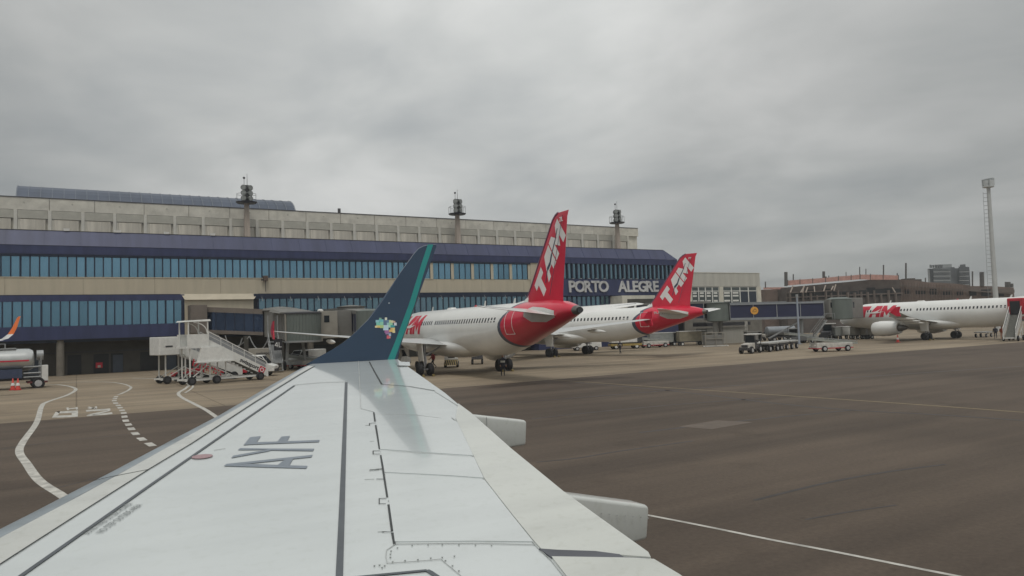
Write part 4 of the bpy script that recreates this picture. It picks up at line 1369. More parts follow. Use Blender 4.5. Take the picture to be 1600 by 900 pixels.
# trailing tip light fairing beside the winglet root
tp = wp(630, 569)
MB().loft([[wp(x, y, dz) for x, y, dz in ((618, 565, -.01), (621, 571, -.01), (621, 571, .02), (618, 565, .025))], [wp(x, y, dz) for x, y, dz in ((640, 565.5, -.02), (641, 571.5, -.02), (641, 571.5, .01), (640, 565.5, .015))]], True, True).build('tip_light_fairing', wing_m, wing)
# flap track fairings: boxy rounded canoes behind the trailing edge
def canoe(y, x0, x1, top0, top1, bot, hw):
    rg = []
    for u in (0, .25, .5, .72, .88, .975, 1.0):
        x = x0+(x1-x0)*u
        zt_ = top0+(top1-top0)*u
        zb = bot[0]+(bot[1]-bot[0])*u
        w_ = hw*(1-.10*u)
        if u == .96:
            pass
        if u == 1.0:
            w_ *= .95
            zt_ -= .008
            zb += .006
        r = min(.032, w_*.45)
        ring = []
        for cx_, cz_, a0 in ((w_-r, zt_-r, 0), (-w_+r, zt_-r, 90), (-w_*.7+r, zb+r, 180), (w_*.7-r, zb+r, 270)):
            for k in range(4):
                a_ = R(a0+k*30)
                ring.append((x, y+cx_+r*math.cos(a_), cz_+r*math.sin(a_)))
        rg.append(ring)
    return MB().loft(rg, True, True)
fair_m = bpy.data.materials.new('fairing_paint')
fair_m.use_nodes = True
_wm(fair_m, (0.58, 0.60, 0.57), 0.10, 0.4)
e1 = at(823, 657, 7.98)
c1 = canoe(8.10, 4.10, e1.x, 3.085, e1.z, (2.60, at(823, 697, 7.98).z), .12).build('flap_track_fairing', fair_m, wing, 40)
e2 = at(1015, 790, 5.02)
c2 = canoe(5.16, 3.48, e2.x, 2.735, e2.z, (2.2, at(1016, 846, 5.02).z), .14).build('flap_track_fairing', fair_m, wing, 40)
MB().box(4.32, 4.33, 8.10-.121, 8.10-.118, 2.62, 3.03).build('fairing_seam', faint_m, c1)
jb = MB()
for k in range(9):
    jb.tube((3.62+k*.085, 5.16-.134, 2.58-k*.02), (3.62+k*.085, 5.16-.139, 2.58-k*.02), .006, n=6)
jb.build('fairing_rivets', faint_m, c2, kind='stuff')

# ------------------------------------------------------------------ jet bridges
brown_roof = M('bridge_roof_brown', (0.16, 0.135, 0.115), 0.7, var=0.15, scale=1)
grey_green = M('bridge_shutter_grey_green', (0.125, 0.145, 0.132), 0.6, var=0.10, scale=1.2, streak=(1, 1, 0.2))
bridge_grey = M('bridge_grey', (0.19, 0.185, 0.17), 0.65, var=0.12, scale=1)
bridge_beige = M('bridge_beige', (0.30, 0.28, 0.24), 0.7, var=0.12, scale=1)
tunnel_glass = glass_mat('tunnel_dark_glass', (0.035, 0.055, 0.10), 0.7, 0.12)
tunnel_navy = M('tunnel_navy_panel', (0.022, 0.026, 0.065), 0.45, var=0.15, scale=0.6)
pale_steel = M('pale_steel', (0.27, 0.29, 0.31), 0.5, metal=0.2, var=0.12, scale=2)

def tunnel(root, A, B, h, wd, npan, panel_mat, frame_mat, roof_mat, pane_name='side_panel', roof_h=.38, sill_h=.30):
    """closed passenger tunnel from floor point A to floor point B (local), height h, width wd"""
    A, B = Vector(A), Vector(B)
    d = B-A
    dh = Vector((d.x, d.y, 0)).normalized()
    s = Vector((-dh.y, dh.x, 0))
    up = Vector((0, 0, 1))
    def seg(a, b, s0, s1, z0, z1):
        return [a+s*s0+up*z0, a+s*s1+up*z0, b+s*s1+up*z0, b+s*s0+up*z0, a+s*s0+up*z1, a+s*s1+up*z1, b+s*s1+up*z1, b+s*s0+up*z1]
    MB().hexa(seg(A, B, -wd/2-.12, wd/2+.12, h-roof_h, h)).build('roof', roof_mat, root)
    MB().hexa(seg(A, B, -wd/2-.08, wd/2+.08, 0, sill_h)).build('floor_beam', roof_mat, root)
    MB().hexa(seg(A+d*.002, B-d*.002, -wd/2+.12, wd/2-.12, sill_h+.002, h-roof_h-.002)).build('inner_lining', dark_open, root)
    for sd in (-1, 1):
        fr = MB()
        for k in range(npan+1):
            q = A+d*(k/npan)
            e = dh*.05
            fr.hexa(seg(q-e, q+e, sd*(wd/2-.06), sd*(wd/2+.02), sill_h+.001, h-roof_h-.001))
        fr.build('side_frame', frame_mat, root, kind='stuff')
        for k in range(npan):
            a, b = A+d*((k+.0)/npan)+dh*.055, A+d*((k+1)/npan)-dh*.055
            MB().hexa(seg(a, b, sd*(wd/2-.05), sd*(wd/2-.02), sill_h+.003, h-roof_h-.003)).build(pane_name, panel_mat, root)

def local(t, p):
    return Vector(p)-t.location
# bridge 4L
o4 = Vector((21.0, 93.5, 0))
b4 = thing('jet_bridge', 'jet bridge with dark glazed ramp and 4L sign, left of the blue winglet', 'jet bridge', o4, 0, 'jet bridges')
A = at(303, 512, 100.0)
B = at(417, 523, 95.2)
zA, zB = 4.55, 3.95
Al, Bl = Vector((13.6, 99.6, zA))-o4, Vector((20.6, 95.1, zB))-o4
tunnel(b4, Al, Bl, 3.25, 2.6, 7, tunnel_glass, navy_frame, brown_roof, 'glass_panel', .62, .42)
MB().box(-9.0, -7.1, 3.6, 6.2, 4.5, 7.95).build('wall_collar', brown_roof, b4)
# rotunda and its roof
MB().lathe((.9, .2, 0), (0, 0, 1), [(3.6, 1.2), (3.75, 1.9), (6.9, 1.9), (7.0, 2.15), (7.25, 2.0), (7.45, .5)], 20).build('rotunda', bridge_grey, b4, 30)
MB().tube((.9, .2, 0), (.9, .2, 3.7), .42, n=14).build('rotunda_column', bridge_grey, b4, 40)
# movable tunnel towards the parked position, cab with ribbed shutter
C0, C1 = Vector((.9, -1.6, 3.75)), Vector((.2, -11.2, 3.35))
tunnel(b4, C0, C1, 2.95, 2.5, 5, bridge_grey, steel, bridge_grey, 'side_panel', .30, .30)
MB().hexa([(-1.9, -11.4, 6.31), (2.2, -11.4, 6.31), (2.4, -3.2, 6.75), (-1.2, -3.2, 6.75), (-1.7, -11.4, 6.45), (2.0, -11.4, 6.45), (2.1, -3.2, 7.12), (-.9, -3.2, 7.12)]).build('roof_sheet', bridge_grey, b4)
sh = MB()
sh2 = MB()
cc = Vector((.35, -12.6, 0))
for k in range(15):
    a0, a1_ = R(195+k*10), R(195+k*10+9.2)
    r = 1.92
    p0, p1 = cc+Vector((math.cos(a0)*r, math.sin(a0)*r, 0)), cc+Vector((math.cos(a1_)*r, math.sin(a1_)*r, 0))
    q0, q1 = cc+Vector((math.cos(a0)*(r-.06), math.sin(a0)*(r-.06), 0)), cc+Vector((math.cos(a1_)*(r-.06), math.sin(a1_)*(r-.06), 0))
    z0, z1 = Vector((0, 0, 3.3)), Vector((0, 0, 6.15))
    sh.hexa([q0+z0, q1+z0, p1+z0, p0+z0, q0+z1, q1+z1, p1+z1, p0+z1])
sh.build('cab_shutter', grey_green, b4)
MB().lathe(cc, (0, 0, 1), [(3.05, 1.7), (3.1, 2.0), (3.28, 2.0)], 24).build('cab_floor', steel, b4, 30)
MB().lathe(cc, (0, 0, 1), [(6.16, 2.02), (6.3, 2.02), (6.42, 1.3)], 24).build('cab_roof', dark_metal, b4, 30)
MB().lathe(cc, (0, 0, 1), [(3.29, 1.78), (6.15, 1.78)], 20).build('cab_core', dark_open, b4, 30)
MB().beam(cc+Vector((-1.95, -.3, 3.3)), cc+Vector((-1.95, -.3, 6.2)), .16).beam(cc+Vector((1.98, -.2, 3.1)), cc+Vector((1.98, -.2, 6.3)), .22).build('cab_posts', bridge_beige, b4)
cbx = MB().box(2.35, 4.3, -12.4, -10.2, 3.4, 6.45).build('equipment_cabin', bridge_beige, b4, bevel=.04)
MB().box(2.75, 3.35, -12.43, -12.41, 5.2, 5.95).build('cabin_window', black_glass, cbx)
MB().box(4.32, 6.2, -11.6, -9.4, 3.5, 6.5).build('rear_cabin', bridge_grey, b4, bevel=.04)
MB().lathe((2.5, -11.9, 6.46), (0, 0, 1), [(0, .34), (.16, .32), (.24, .12)], 12).build('roof_lamp', white_metal, b4, 40)
# wheel carriage
cr = MB().beam((-.9, -9.6, .75), (1.5, -9.6, .75), .3, .35).beam((-.75, -9.6, .8), (-.5, -9.4, 3.4), .28).beam((1.35, -9.6, .8), (1.1, -9.4, 3.4), .28)
cr = cr.build('wheel_carriage', steel, b4)
for x in (-1.0, 1.6):
    MB().wheel((x, -9.6, .5), .5, .3, (1, 0, 0)).build('wheel', tyre, cr, 40)
# service stairs with the gate sign
st = MB()
sx = -2.7
for k in range(13):
    st.box(sx-.45, sx+.45, -13.9+k*.16, -13.65+k*.16, .2+k*.245, .25+k*.245)
st.build('stair_treads', steel, b4, kind='stuff')
rl = MB()
for s in (-.5, .5):
    rl.beam((sx+s, -13.95, .15), (sx+s, -11.75, 3.3), .08, .26)
    rl.beam((sx+s, -13.95, 1.15), (sx+s, -11.75, 4.3), .05)
    rl.beam((sx+s, -13.95, .2), (sx+s, -13.95, 1.15), .05).beam((sx+s, -12.8, 1.8), (sx+s, -12.8, 2.8), .05).beam((sx+s, -11.75, 3.3), (sx+s, -11.75, 6.1), .08)
rl.box(sx-.5, -1.6, -12.1, -11.0, 3.2, 3.3)
rl.build('stair_rails', steel, b4)
MB().hexa([(sx-.44, -14.0, 1.0), (sx+.44, -14.0, 1.0), (sx+.44, -13.95, 1.0), (sx-.44, -13.95, 1.0), (sx-.44, -12.7, 2.95), (sx+.44, -12.7, 2.95), (sx+.44, -12.65, 2.95), (sx-.44, -12.65, 2.95)]).build('stair_mesh', M('grey_mesh', (0.16, 0.165, 0.165), 0.7, var=0.2, scale=5), b4)
sb = MB().box(sx-.42, sx+.44, -14.12, -14.05, 2.35, 3.55).build('gate_sign', M('gate_sign_black', (0.02, 0.02, 0.024), 0.5), b4)
gl_ = MB()
for a_, b_ in (((-.10, 2.70), (-.10, 3.22)), ((-.10, 3.22), (-.34, 2.86)), ((-.35, 2.86), (.0, 2.86)), ((.10, 2.70), (.10, 3.22)), ((.075, 2.70), (.36, 2.70))):
    gl_.beam((sx+a_[0], -14.13, a_[1]), (sx+b_[0], -14.13, b_[1]), .06, .012, up=(0, 1, 0))
gl_.build('gate_lettering', letter_white, sb)
# hanging cables under the ramp
hc = MB()
for (p, q, sag) in (((-6.0, 3.3, 4.2), (-2.6, 1.2, 3.9), 2.2), ((-2.6, 1.2, 3.9), (-.6, -.2, 3.7), 2.6), ((-5.2, 2.6, 4.1), (-3.4, 1.4, 3.7), 2.9)):
    p, q = Vector(p), Vector(q)
    pr = None
    for k in range(9):
        u = k/8
        c_ = p.lerp(q, u)-Vector((0, 0, sag*4*u*(1-u)*.62))
        if pr:
            hc.tube(pr, c_, .07, n=6)
        pr = c_
hc.build('hanging_hoses', steel, b4)
MB().box(-6.6, -5.9, 3.2, 3.9, 0, 4.4).build('ramp_column', recess_m, b4)
MB().box(-3.2, -2.7, 1.3, 1.8, 0, 3.95).build('ramp_column', recess_m, b4)

# bridge of the first red-tailed airliner
o5 = Vector((31.0, 91.5, 0))
b5 = thing('jet_bridge', 'grey jet bridge running to the nearest airliner, mostly hidden behind the blue winglet', 'jet bridge', o5, 0, 'jet bridges')
tunnel(b5, (-1.0, 8.3, 4.3), (-1.0, 0, 4.2), 2.9, 2.5, 4, tunnel_navy, steel, bridge_grey)
MB().lathe((-1.0, -1, 0), (0, 0, 1), [(3.9, 1.2), (4.1, 1.7), (7.1, 1.7), (7.2, 1.9), (7.4, .4)], 18).build('rotunda', bridge_grey, b5, 30)
MB().tube((-1, -1, 0), (-1, -1, 4.0), .4, n=12).build('rotunda_column', bridge_grey, b5, 40)
tunnel(b5, (-1.2, -2.6, 4.1), (-3.4, -14.6, 3.5), 2.8, 2.4, 6, tunnel_navy, steel, bridge_grey)
MB().lathe((-3.5, -16.2, 0), (0, 0, 1), [(3.4, 1.6), (3.5, 1.9), (6.2, 1.9), (6.4, 1.2)], 20).build('cab', grey_green, b5, 30)
cr = MB().beam((-4.6, -12.2, .75), (-1.6, -12.2, .75), .3, .35).beam((-4.3, -12.2, .8), (-4.0, -12.0, 3.6), .28).beam((-1.9, -12.2, .8), (-2.2, -12.0, 3.6), .28).build('wheel_carriage', steel, b5)
for x in (-4.7, -1.5):
    MB().wheel((x, -12.2, .5), .5, .3, (1, 0, 0)).build('wheel', tyre, cr, 40)

# bridge of the right-hand airliner
o6 = Vector((87.0, 83.0, 0))
b6 = thing('jet_bridge', 'long navy sided jet bridge with an orange disc, docked to the right-hand airliner', 'jet bridge', o6, 0, 'jet bridges')
tunnel(b6, (-4.6, 13.0, 4.2), (-.6, 1.6, 4.0), 3.0, 2.7, 5, tunnel_navy, steel, bridge_grey)
MB().lathe((0, 0, 0), (0, 0, 1), [(3.7, 1.2), (3.8, 1.7), (6.55, 1.7), (6.65, 1.85), (6.8, .5)], 18).build('rotunda', grey_green, b6, 30)
MB().tube((-.7, 0, 0), (-.7, 0, 3.7), .4, n=12).tube((.8, .3, 0), (.8, .3, 3.7), .36, n=12).build('rotunda_columns', bridge_grey, b6, 40)
E0, E1 = Vector((1.7, -.5, 3.85)), Vector((14.0, -8.3, 3.7))
tunnel(b6, E0, E1, 2.65, 2.5, 4, tunnel_navy, steel, pale_steel, 'side_panel', .30, .34)
dv = (E1-E0)
dn = Vector((dv.x, dv.y, 0)).normalized()
sn = Vector((dn.y, -dn.x, 0))        # towards the camera side
up = Vector((0, 0, 1))
q = E0+dv*.26+sn*1.27+up*1.42
dk = MB().lathe(q, sn, [(0, .60), (.05, .60), (.06, .3)], 24).build('orange_disc', M('disc_orange', (0.72, 0.36, 0.06), 0.5, var=0.06), b6, 30)
MB().hexa([q+sn*.062+dn*a+up*b for a, b in ((-.34, -.22), (.34, -.22), (.34, -.14), (-.34, -.14))]+[q+sn*.075+dn*a+up*b for a, b in ((-.34, -.22), (.34, -.22), (.34, -.14), (-.34, -.14))]).beam(q+sn*.066+dn*-.3+up*-.1, q+sn*.066+dn*.08+up*.3, .1, .02, up=sn).beam(q+sn*.066+dn*.08+up*.3, q+sn*.066+dn*.34+up*-.02, .09, .02, up=sn).build('disc_mark', M('disc_mark_brown', (0.28, 0.13, 0.03), 0.6), dk)
MB().hexa([E0+dv*.02+sn*1.4+up*2.66, E0+dv*.6+sn*1.4+up*2.66, E0+dv*.6+up*2.66, E0+dv*.02+up*2.66, E0+dv*.02+sn*1.4+up*2.76, E0+dv*.6+sn*1.4+up*2.76, E0+dv*.6+up*2.76, E0+dv*.02+up*2.76]).build('roof_rail', pale_steel, b6)
cx2 = E1+dn*2.6
MB().box(E1.x, E1.x+1.6, E1.y-1.5, E1.y+1.3, 3.8, 6.6).build('end_frame', bridge_grey, b6)
MB().box(E1.x+.35, E1.x+.75, E1.y-1.53, E1.y-1.51, 5.3, 6.1).build('cabin_window', black_glass, b6)
MB().lathe((cx2.x+.4, cx2.y, 0), (0, 0, 1), [(3.4, 1.7), (3.5, 1.95), (6.5, 1.95), (6.6, 2.0), (6.9, 1.1)], 22).build('cab', grey_green, b6, 25)
MB().box(cx2.x+1.6, 21.0, cx2.y-1.2, cx2.y+2.0, 3.5, 6.75).build('cab_hood', bridge_grey, b6, bevel=.1)
MB().box(cx2.x+2.2, cx2.x+2.5, cx2.y-1.23, cx2.y-1.21, 5.2, 6.1).build('cabin_window', black_glass, b6)
cr = MB().beam(E1-dn*3.5-sn*1.2+up*-3.0, E1-dn*3.5+sn*1.2+up*-3.0, .4).beam(E1-dn*3.5-sn*.9+up*-3.0, E1-dn*3.3-sn*.7, .3).beam(E1-dn*3.5+sn*.9+up*-3.0, E1-dn*3.3+sn*.7, .3)
cr.beam(E1-dn*8.5+sn*.4+up*-2.9, E1-dn*3.5+sn*.4+up*-.4, .2).build('wheel_carriage', steel, b6)
for s in (-1.3, 1.3):
    MB().wheel(E1-dn*3.5+sn*s+up*-3.2, .55, .35, sn).build('wheel', tyre, b6, 40)
sr = MB()
for k in range(12):
    p = E1-dn*(2.6-k*.22)+sn*1.75+up*(-3.4+k*.27)
    sr.hexa([p+dn*-.13+sn*-.4, p+dn*.13+sn*-.4, p+dn*.13+sn*.4, p+dn*-.13+sn*.4, p+dn*-.13+sn*-.4+up*.04, p+dn*.13+sn*-.4+up*.04, p+dn*.13+sn*.4+up*.04, p+dn*-.13+sn*.4+up*.04])
for s in (1.32, 2.2):
    sr.beam(E1-dn*2.7+sn*s+up*-3.6, E1+dn*.0+sn*s+up*-.3, .08, .2).beam(E1-dn*2.7+sn*s+up*-2.6, E1+dn*.0+sn*s+up*.7, .05)
    sr.beam(E1+sn*s+up*.7, E1+dn*1.2+sn*s+up*.7, .05).beam(E1+dn*1.2+sn*s+up*-.3, E1+dn*1.2+sn*s+up*.7, .05)
sr.build('service_stairs', steel, b6)
# tall pale pole beside the bridge
p = G(1249, 538)
pp = thing('pole', 'tall pale blue-grey pole in front of the navy jet bridge', 'pole', (p.x, p.y, 0))
MB().tube((0, 0, 0), (0, 0, 6.9), .15, .13, 10).build('shaft', M('pale_blue_post', (0.30, 0.34, 0.40), 0.5, var=0.1), pp, 40)
MB().tube((0, 0, 6.9), (0, 0, 7.35), .21, n=10).build('cap', steel, pp, 40)
MB().box(-.3, .3, -.3, .3, 0, .12).build('foot', steel, pp)

# ------------------------------------------------------------------ ground vehicles and equipment
def wheels(par, pts, r, wd, axis=(0, 1, 0), rim=hub_metal):
    me = MB().wheel((0, 0, 0), r, wd, axis).mesh('wheel', tyre, 40)
    rm = MB().lathe((0, 0, 0), axis, [(-wd/2-.012, r*.12), (-wd/2-.008, r*.56), (wd/2+.008, r*.56), (wd/2+.012, r*.12)], 12).mesh('rim', rim)
    for p in pts:
        w_ = inst(me, 'wheel', p, par)
        inst(rm, 'rim', (0, 0, 0), w_)

def stairs(label, loc, rz, plat=3.3, run=5.3, canopy=True, red_text=False, swiss=False, panel=white_metal, canopy_m=None):
    t = thing('passenger_stairs', label, 'boarding stairs', loc, rz, 'mobile boarding stairs')
    lowx, topx = run*.55, -run*.45
    hw = .80
    ch = MB()
    for s in (-hw, hw):
        ch.beam((lowx+.2, s, .42), (topx-2.0, s, .42), .12, .16)
    for x in (lowx, 0, topx-1.8):
        ch.beam((x, -hw, .42), (x, hw, .42), .1, .14)
    ch.build('chassis', white_metal, t)
    wheels(t, [(lowx-.5, -1.0, .36), (lowx-.5, 1.0, .36), (topx+.6, -1.0, .36), (topx+.6, 1.0, .36), (topx-1.5, -.9, .36), (topx-1.5, .9, .36)], .36, .24, rim=dark_metal)
    fr = MB()
    for s in (-hw, hw):
        fr.beam((topx-1.6, s, .5), (topx-1.6, s, plat-.1), .10).beam((topx+.1, s, .5), (topx+.1, s, plat-.1), .10)
        fr.beam((topx-1.6, s, .5), (topx+.1, s, plat*.55), .07).beam((topx+.1, s, plat*.5), (topx+2.3, s, .5), .07).beam((topx+1.5, s, .5), (topx+1.5, s, plat*.68), .08)
    fr.build('support_frame', white_metal, t)
    sp = MB()
    n = 15
    for k in range(n):
        x = lowx-(lowx-topx)*(k+.5)/n
        z = .35+(plat-.35)*(k+1)/n
        sp.box(x-.16, x+.16, -hw+.08, hw-.08, z-.05, z)
        sp.box(x-.17, x-.15, -hw+.08, hw-.08, z-.02, z+.16)
    sp.build('steps', M('grey_tread', (0.22, 0.22, 0.20), 0.7, var=0.2, scale=5), t, kind='stuff')
    for s in (-1, 1):
        y = s*(hw+.03)
        MB().prism([(lowx+.35, y, .22), (lowx+.35, y, .95), (topx, y, plat+.55), (topx, y, plat-.28)], (0, s*.06, 0)).build('side_panel', panel, t)
        hr = MB()
        pr = None
        for k in range(6):
            u = k/5
            p = Vector((lowx+.2+(topx-lowx-.2)*u, y+s*.03, .95+(plat-.40)*u))
            hr.beam(p-Vector((0, 0, .05)), p+Vector((0, 0, .68)), .05)
            if pr:
                hr.beam(pr+Vector((0, 0, .68)), p+Vector((0, 0, .68)), .07)
                hr.beam(pr+Vector((0, 0, .36)), p+Vector((0, 0, .36)), .03)
            pr = p
        hr.build('handrail', white_metal, t)
        gp = MB().prism([(lowx+.1, y+s*.025, 1.08), (lowx+.1, y+s*.025, 1.55), (topx, y+s*.025, plat+1.15), (topx, y+s*.025, plat+.62)], (0, s*.015, 0)).build('balustrade_panel', M('grey_balustrade', (0.26, 0.27, 0.28), 0.3, var=0.1), t)
    MB().box(topx-2.0, topx, -hw-.25, hw+.25, plat-.14, plat).build('platform', white_metal, t)
    for s in (-1, 1):
        MB().box(topx-1.9, topx-.05, s*(hw+.2)-.03, s*(hw+.2)+.03, plat+.002, plat+1.05).build('platform_side', panel, t)
    if canopy:
        cm = canopy_m or white_metal
        for s in (-hw-.1, hw+.1):
            cp = MB()
            cp.beam((topx-1.75, s, plat), (topx-1.75, s, plat+2.1), .09).beam((topx-.1, s, plat), (topx-.1, s, plat+2.1), .09)
            prv = None
            for k in range(6):
                a = math.pi/2*k/5
                p = Vector((topx-1.3+1.15*math.sin(a), s, plat+1.15+.9*math.cos(a)))
                if prv:
                    cp.beam(prv, p, .07)
                prv = p
            cp.build('canopy_post', white_metal, t)
        MB().hexa([(topx-2.0, -hw-.2, plat+2.1), (topx+.15, -hw-.2, plat+2.14), (topx+.15, hw+.2, plat+2.14), (topx-2.0, hw+.2, plat+2.1), (topx-1.9, -hw-.15, plat+2.22), (topx+.1, -hw-.15, plat+2.3), (topx+.1, hw+.15, plat+2.3), (topx-1.9, hw+.15, plat+2.22)]).build('canopy', cm, t)
    slope = Vector((lowx+.35-topx, 0, .585-(plat+.135))).normalized()
    nrm = Vector((-slope.z, 0, slope.x))
    if swiss:
        text('panel_lettering', 'swissport', .50, dark_metal, Vector((topx+2.72, -hw-.10, 1.80)), slope, nrm if nrm.z > 0 else -nrm, t, extrude=.01, bold=.012)
        c = Vector((topx+4.82, -hw-.10, .90))
        u_ = slope*.28
        v_ = (nrm if nrm.z > 0 else -nrm)*.28
        bx = MB().prism([c-u_-v_, c+u_-v_, c+u_+v_, c-u_+v_], (0, -.012, 0)).build('red_emblem', letter_red, t)
        ring = MB()
        for k in range(12):
            a, b = k*math.pi/6, (k+1)*math.pi/6
            P_ = lambda q, r: c+Vector((r*math.cos(q), -.018, r*math.sin(q)))
            ring.prism([P_(a, .13), P_(b, .13), P_(b, .20), P_(a, .20)], (0, -.008, 0))
        ring.beam(c+Vector((-.05, -.022, 0)), c+Vector((.05, -.022, 0)), .04, .012).build('emblem_ring', letter_white, bx)
    return t, topx, hw, slope, nrm

s1, topx, hw, slope, nrm = stairs('white boarding stairs with canopy, black lettering and a small red square emblem', (11.75, 69.1, 0), R(16), plat=3.25, run=5.1, swiss=True)
MB().hexa([(topx-1.1, -hw-.50, 1.95), (topx+1.9, -hw-.50, 1.95), (topx+1.9, -hw-.12, 1.95), (topx-1.1, -hw-.12, 1.95), (topx-.75, -hw-.45, 3.15), (topx+.9, -hw-.45, 3.15), (topx+.9, -hw-.12, 3.15), (topx-.75, -hw-.12, 3.15)]).build('machinery_cover', white_metal, s1)
MB().box(topx-1.3, topx+2.1, -hw-.65, -hw-.1, 1.86, 1.945).build('side_shelf', white_metal, s1)
s2, topx, hw, slope, nrm = stairs('white boarding stairs with red lettering on the panel, behind the nearest stairs', (10.3, 73.2, 0), R(14), plat=2.7, run=5.0, canopy=False)
MB().box(topx-2.3, topx-.6, -hw-.6, hw+.3, 2.55, 4.15).build('enclosure', white_metal, s2, bevel=.05)
MB().box(topx-1.8, topx-1.2, -hw-.62, -hw-.605, 3.25, 3.38).build('enclosure_label', dark_metal, s2)
sl_ = MB()
nn_ = nrm if nrm.z > 0 else -nrm
for k in range(9):
    c_ = Vector((topx+.75, -hw-.105, 1.72))+slope*(k*.34)
    lean = slope*(.10 if k % 2 else -.06)
    sl_.beam(c_-nn_*.24-lean, c_+nn_*(.26 if k % 3 else .36)+lean, .10, .02, up=(0, 1, 0))
    if k % 2 == 0:
        sl_.beam(c_+nn_*.18, c_+nn_*.1+slope*.26, .09, .02, up=(0, 1, 0))
sl_.build('panel_lettering', letter_red, s2)
s3, topx, hw, slope, nrm = stairs('boarding stairs with a red hood at the rear door of the right-hand airliner', (105.7, 49.4, 0), R(194), plat=3.3, run=4.6, canopy=False)
s3.scale = (.9, .8, 1.0)
MB().box(topx-1.9, topx+.1, -hw-.32, hw+.32, 3.42, 5.6).build('red_hood', red_trim, s3, bevel=.15)
MB().box(topx+.101, topx+.14, -hw+.1, hw-.1, 3.42, 5.2).build('hood_opening', dark_open, s3)

# tank truck at the left edge
tk = thing('tank_truck', 'silver tank truck with a red stripe at the left edge of the picture', 'tank truck', (-7.2, 78.6, 0), R(6))
tank_m = M('tank_silver', (0.52, 0.53, 0.52), 0.3, metal=0.55, var=0.1, scale=1)
rg = []
for x, k in ((-4.6, .55), (-4.45, .85), (-4.2, .98), (-3.9, 1), (3.2, 1), (3.6, .97), (3.85, .82), (3.95, .5)):
    rg.append([(x, math.sin(a)*1.22*k, 2.55+math.cos(a)*.98*k) for a in [q_*math.pi/12 for q_ in range(24)]])
MB().loft(rg, True, True).build('tank', tank_m, tk, 40)
MB().box(-4.2, 3.5, -1.245, -1.215, 2.42, 2.54).build('red_stripe', letter_red, tk)
MB().box(-4.4, 2.6, -.55, .55, 3.50, 3.62).build('walkway', steel, tk)
rr = MB()
for x in (-4.2, -2.2, -.2, 1.8):
    for s in (-.55, .55):
        rr.beam((x, s, 3.6), (x, s, 4.0), .05)
for s in (-.55, .55):
    rr.beam((-4.2, s, 4.0), (1.8, s, 4.0), .05)
rr.build('tank_rail', steel, tk)
MB().box(-5, 4.3, -.55, .55, .75, 1.15).build('chassis', dark_metal, tk)
cab_ = MB().box(-4.9, 3.0, -1.2, -.4, .95, 1.75).build('equipment_cabinet', M('cabinet_blue_grey', (0.05, 0.07, 0.12), 0.5, var=0.2), tk)
for k in range(4):
    MB().box(-4.7+k*1.9, -3.0+k*1.9, -1.23, -1.201, 1.0, 1.7).build('cabinet_door', M('cabinet_blue', (0.045, 0.06, 0.11), 0.5, var=0.15), cab_)
pipes = MB()
for z in (1.0, 1.35, 1.9):
    pipes.tube((3.1, -1.0, z), (4.4, -1.0, z), .07).tube((4.4, -1.0, z), (4.4, .9, z), .07)
for y in (-1, .9):
    pipes.tube((4.4, y, .7), (4.4, y, 2.9), .05)
pipes.tube((4.3, -.9, 2.8), (4.3, .9, 2.8), .05).lathe((4.1, -.6, 2.9), (1, 0, 0), [(0, .45), (.5, .45)], 14)
pipes.build('pipework', steel, tk, 40)
MB().box(4.45, 4.95, -1.0, -.45, .6, 2.0).build('hose_cabinet', white_metal, tk, bevel=.03)
MB().box(3.4, 4.9, -1.1, 1.1, .45, .6).build('rear_bumper', M('dull_red_bumper', (0.12, 0.03, 0.03), 0.6, var=0.2), tk)
wheels(tk, [(-3.2, s, .52) for s in (-1.05, 1.05)]+[(-1.0, s, .52) for s in (-1.05, 1.05)]+[(.6, s, .52) for s in (-1.05, 1.05)]+[(4.2, s, .42) for s in (-.95, .95)], .52, .34)

def cone(label, p):
    t = thing('traffic_cone', label, 'traffic cone', p, 0, 'traffic cones')
    MB().box(-.2, .2, -.2, .2, 0, .04).build('base', red_trim, t)
    MB().lathe((0, 0, .04), (0, 0, 1), [(0, .15), (.72, .03), (.74, .01)], 14).build('body', M('cone_red', (0.60, 0.07, 0.05), 0.5, var=0.1), t, 40)
    MB().lathe((0, 0, .04), (0, 0, 1), [(.26, .125), (.26, .118), (.44, .083), (.44, .078)], 14).build('band', letter_white, t, 40)
    return t
cn = cone('red and white traffic cone beside the tank truck, left of the pair', G(20, 609.5))
cn.scale = (1.3, 1.3, 1.3)
cn = copy_tree(cn, G(28, 609.5), None, 'red and white traffic cone beside the tank truck, right of the pair')
cn = copy_tree(cn, G(1403, 535), None, 'traffic cone on the apron below the right-hand airliner engine')
cn.scale = (1.4, 1.4, 1.4)

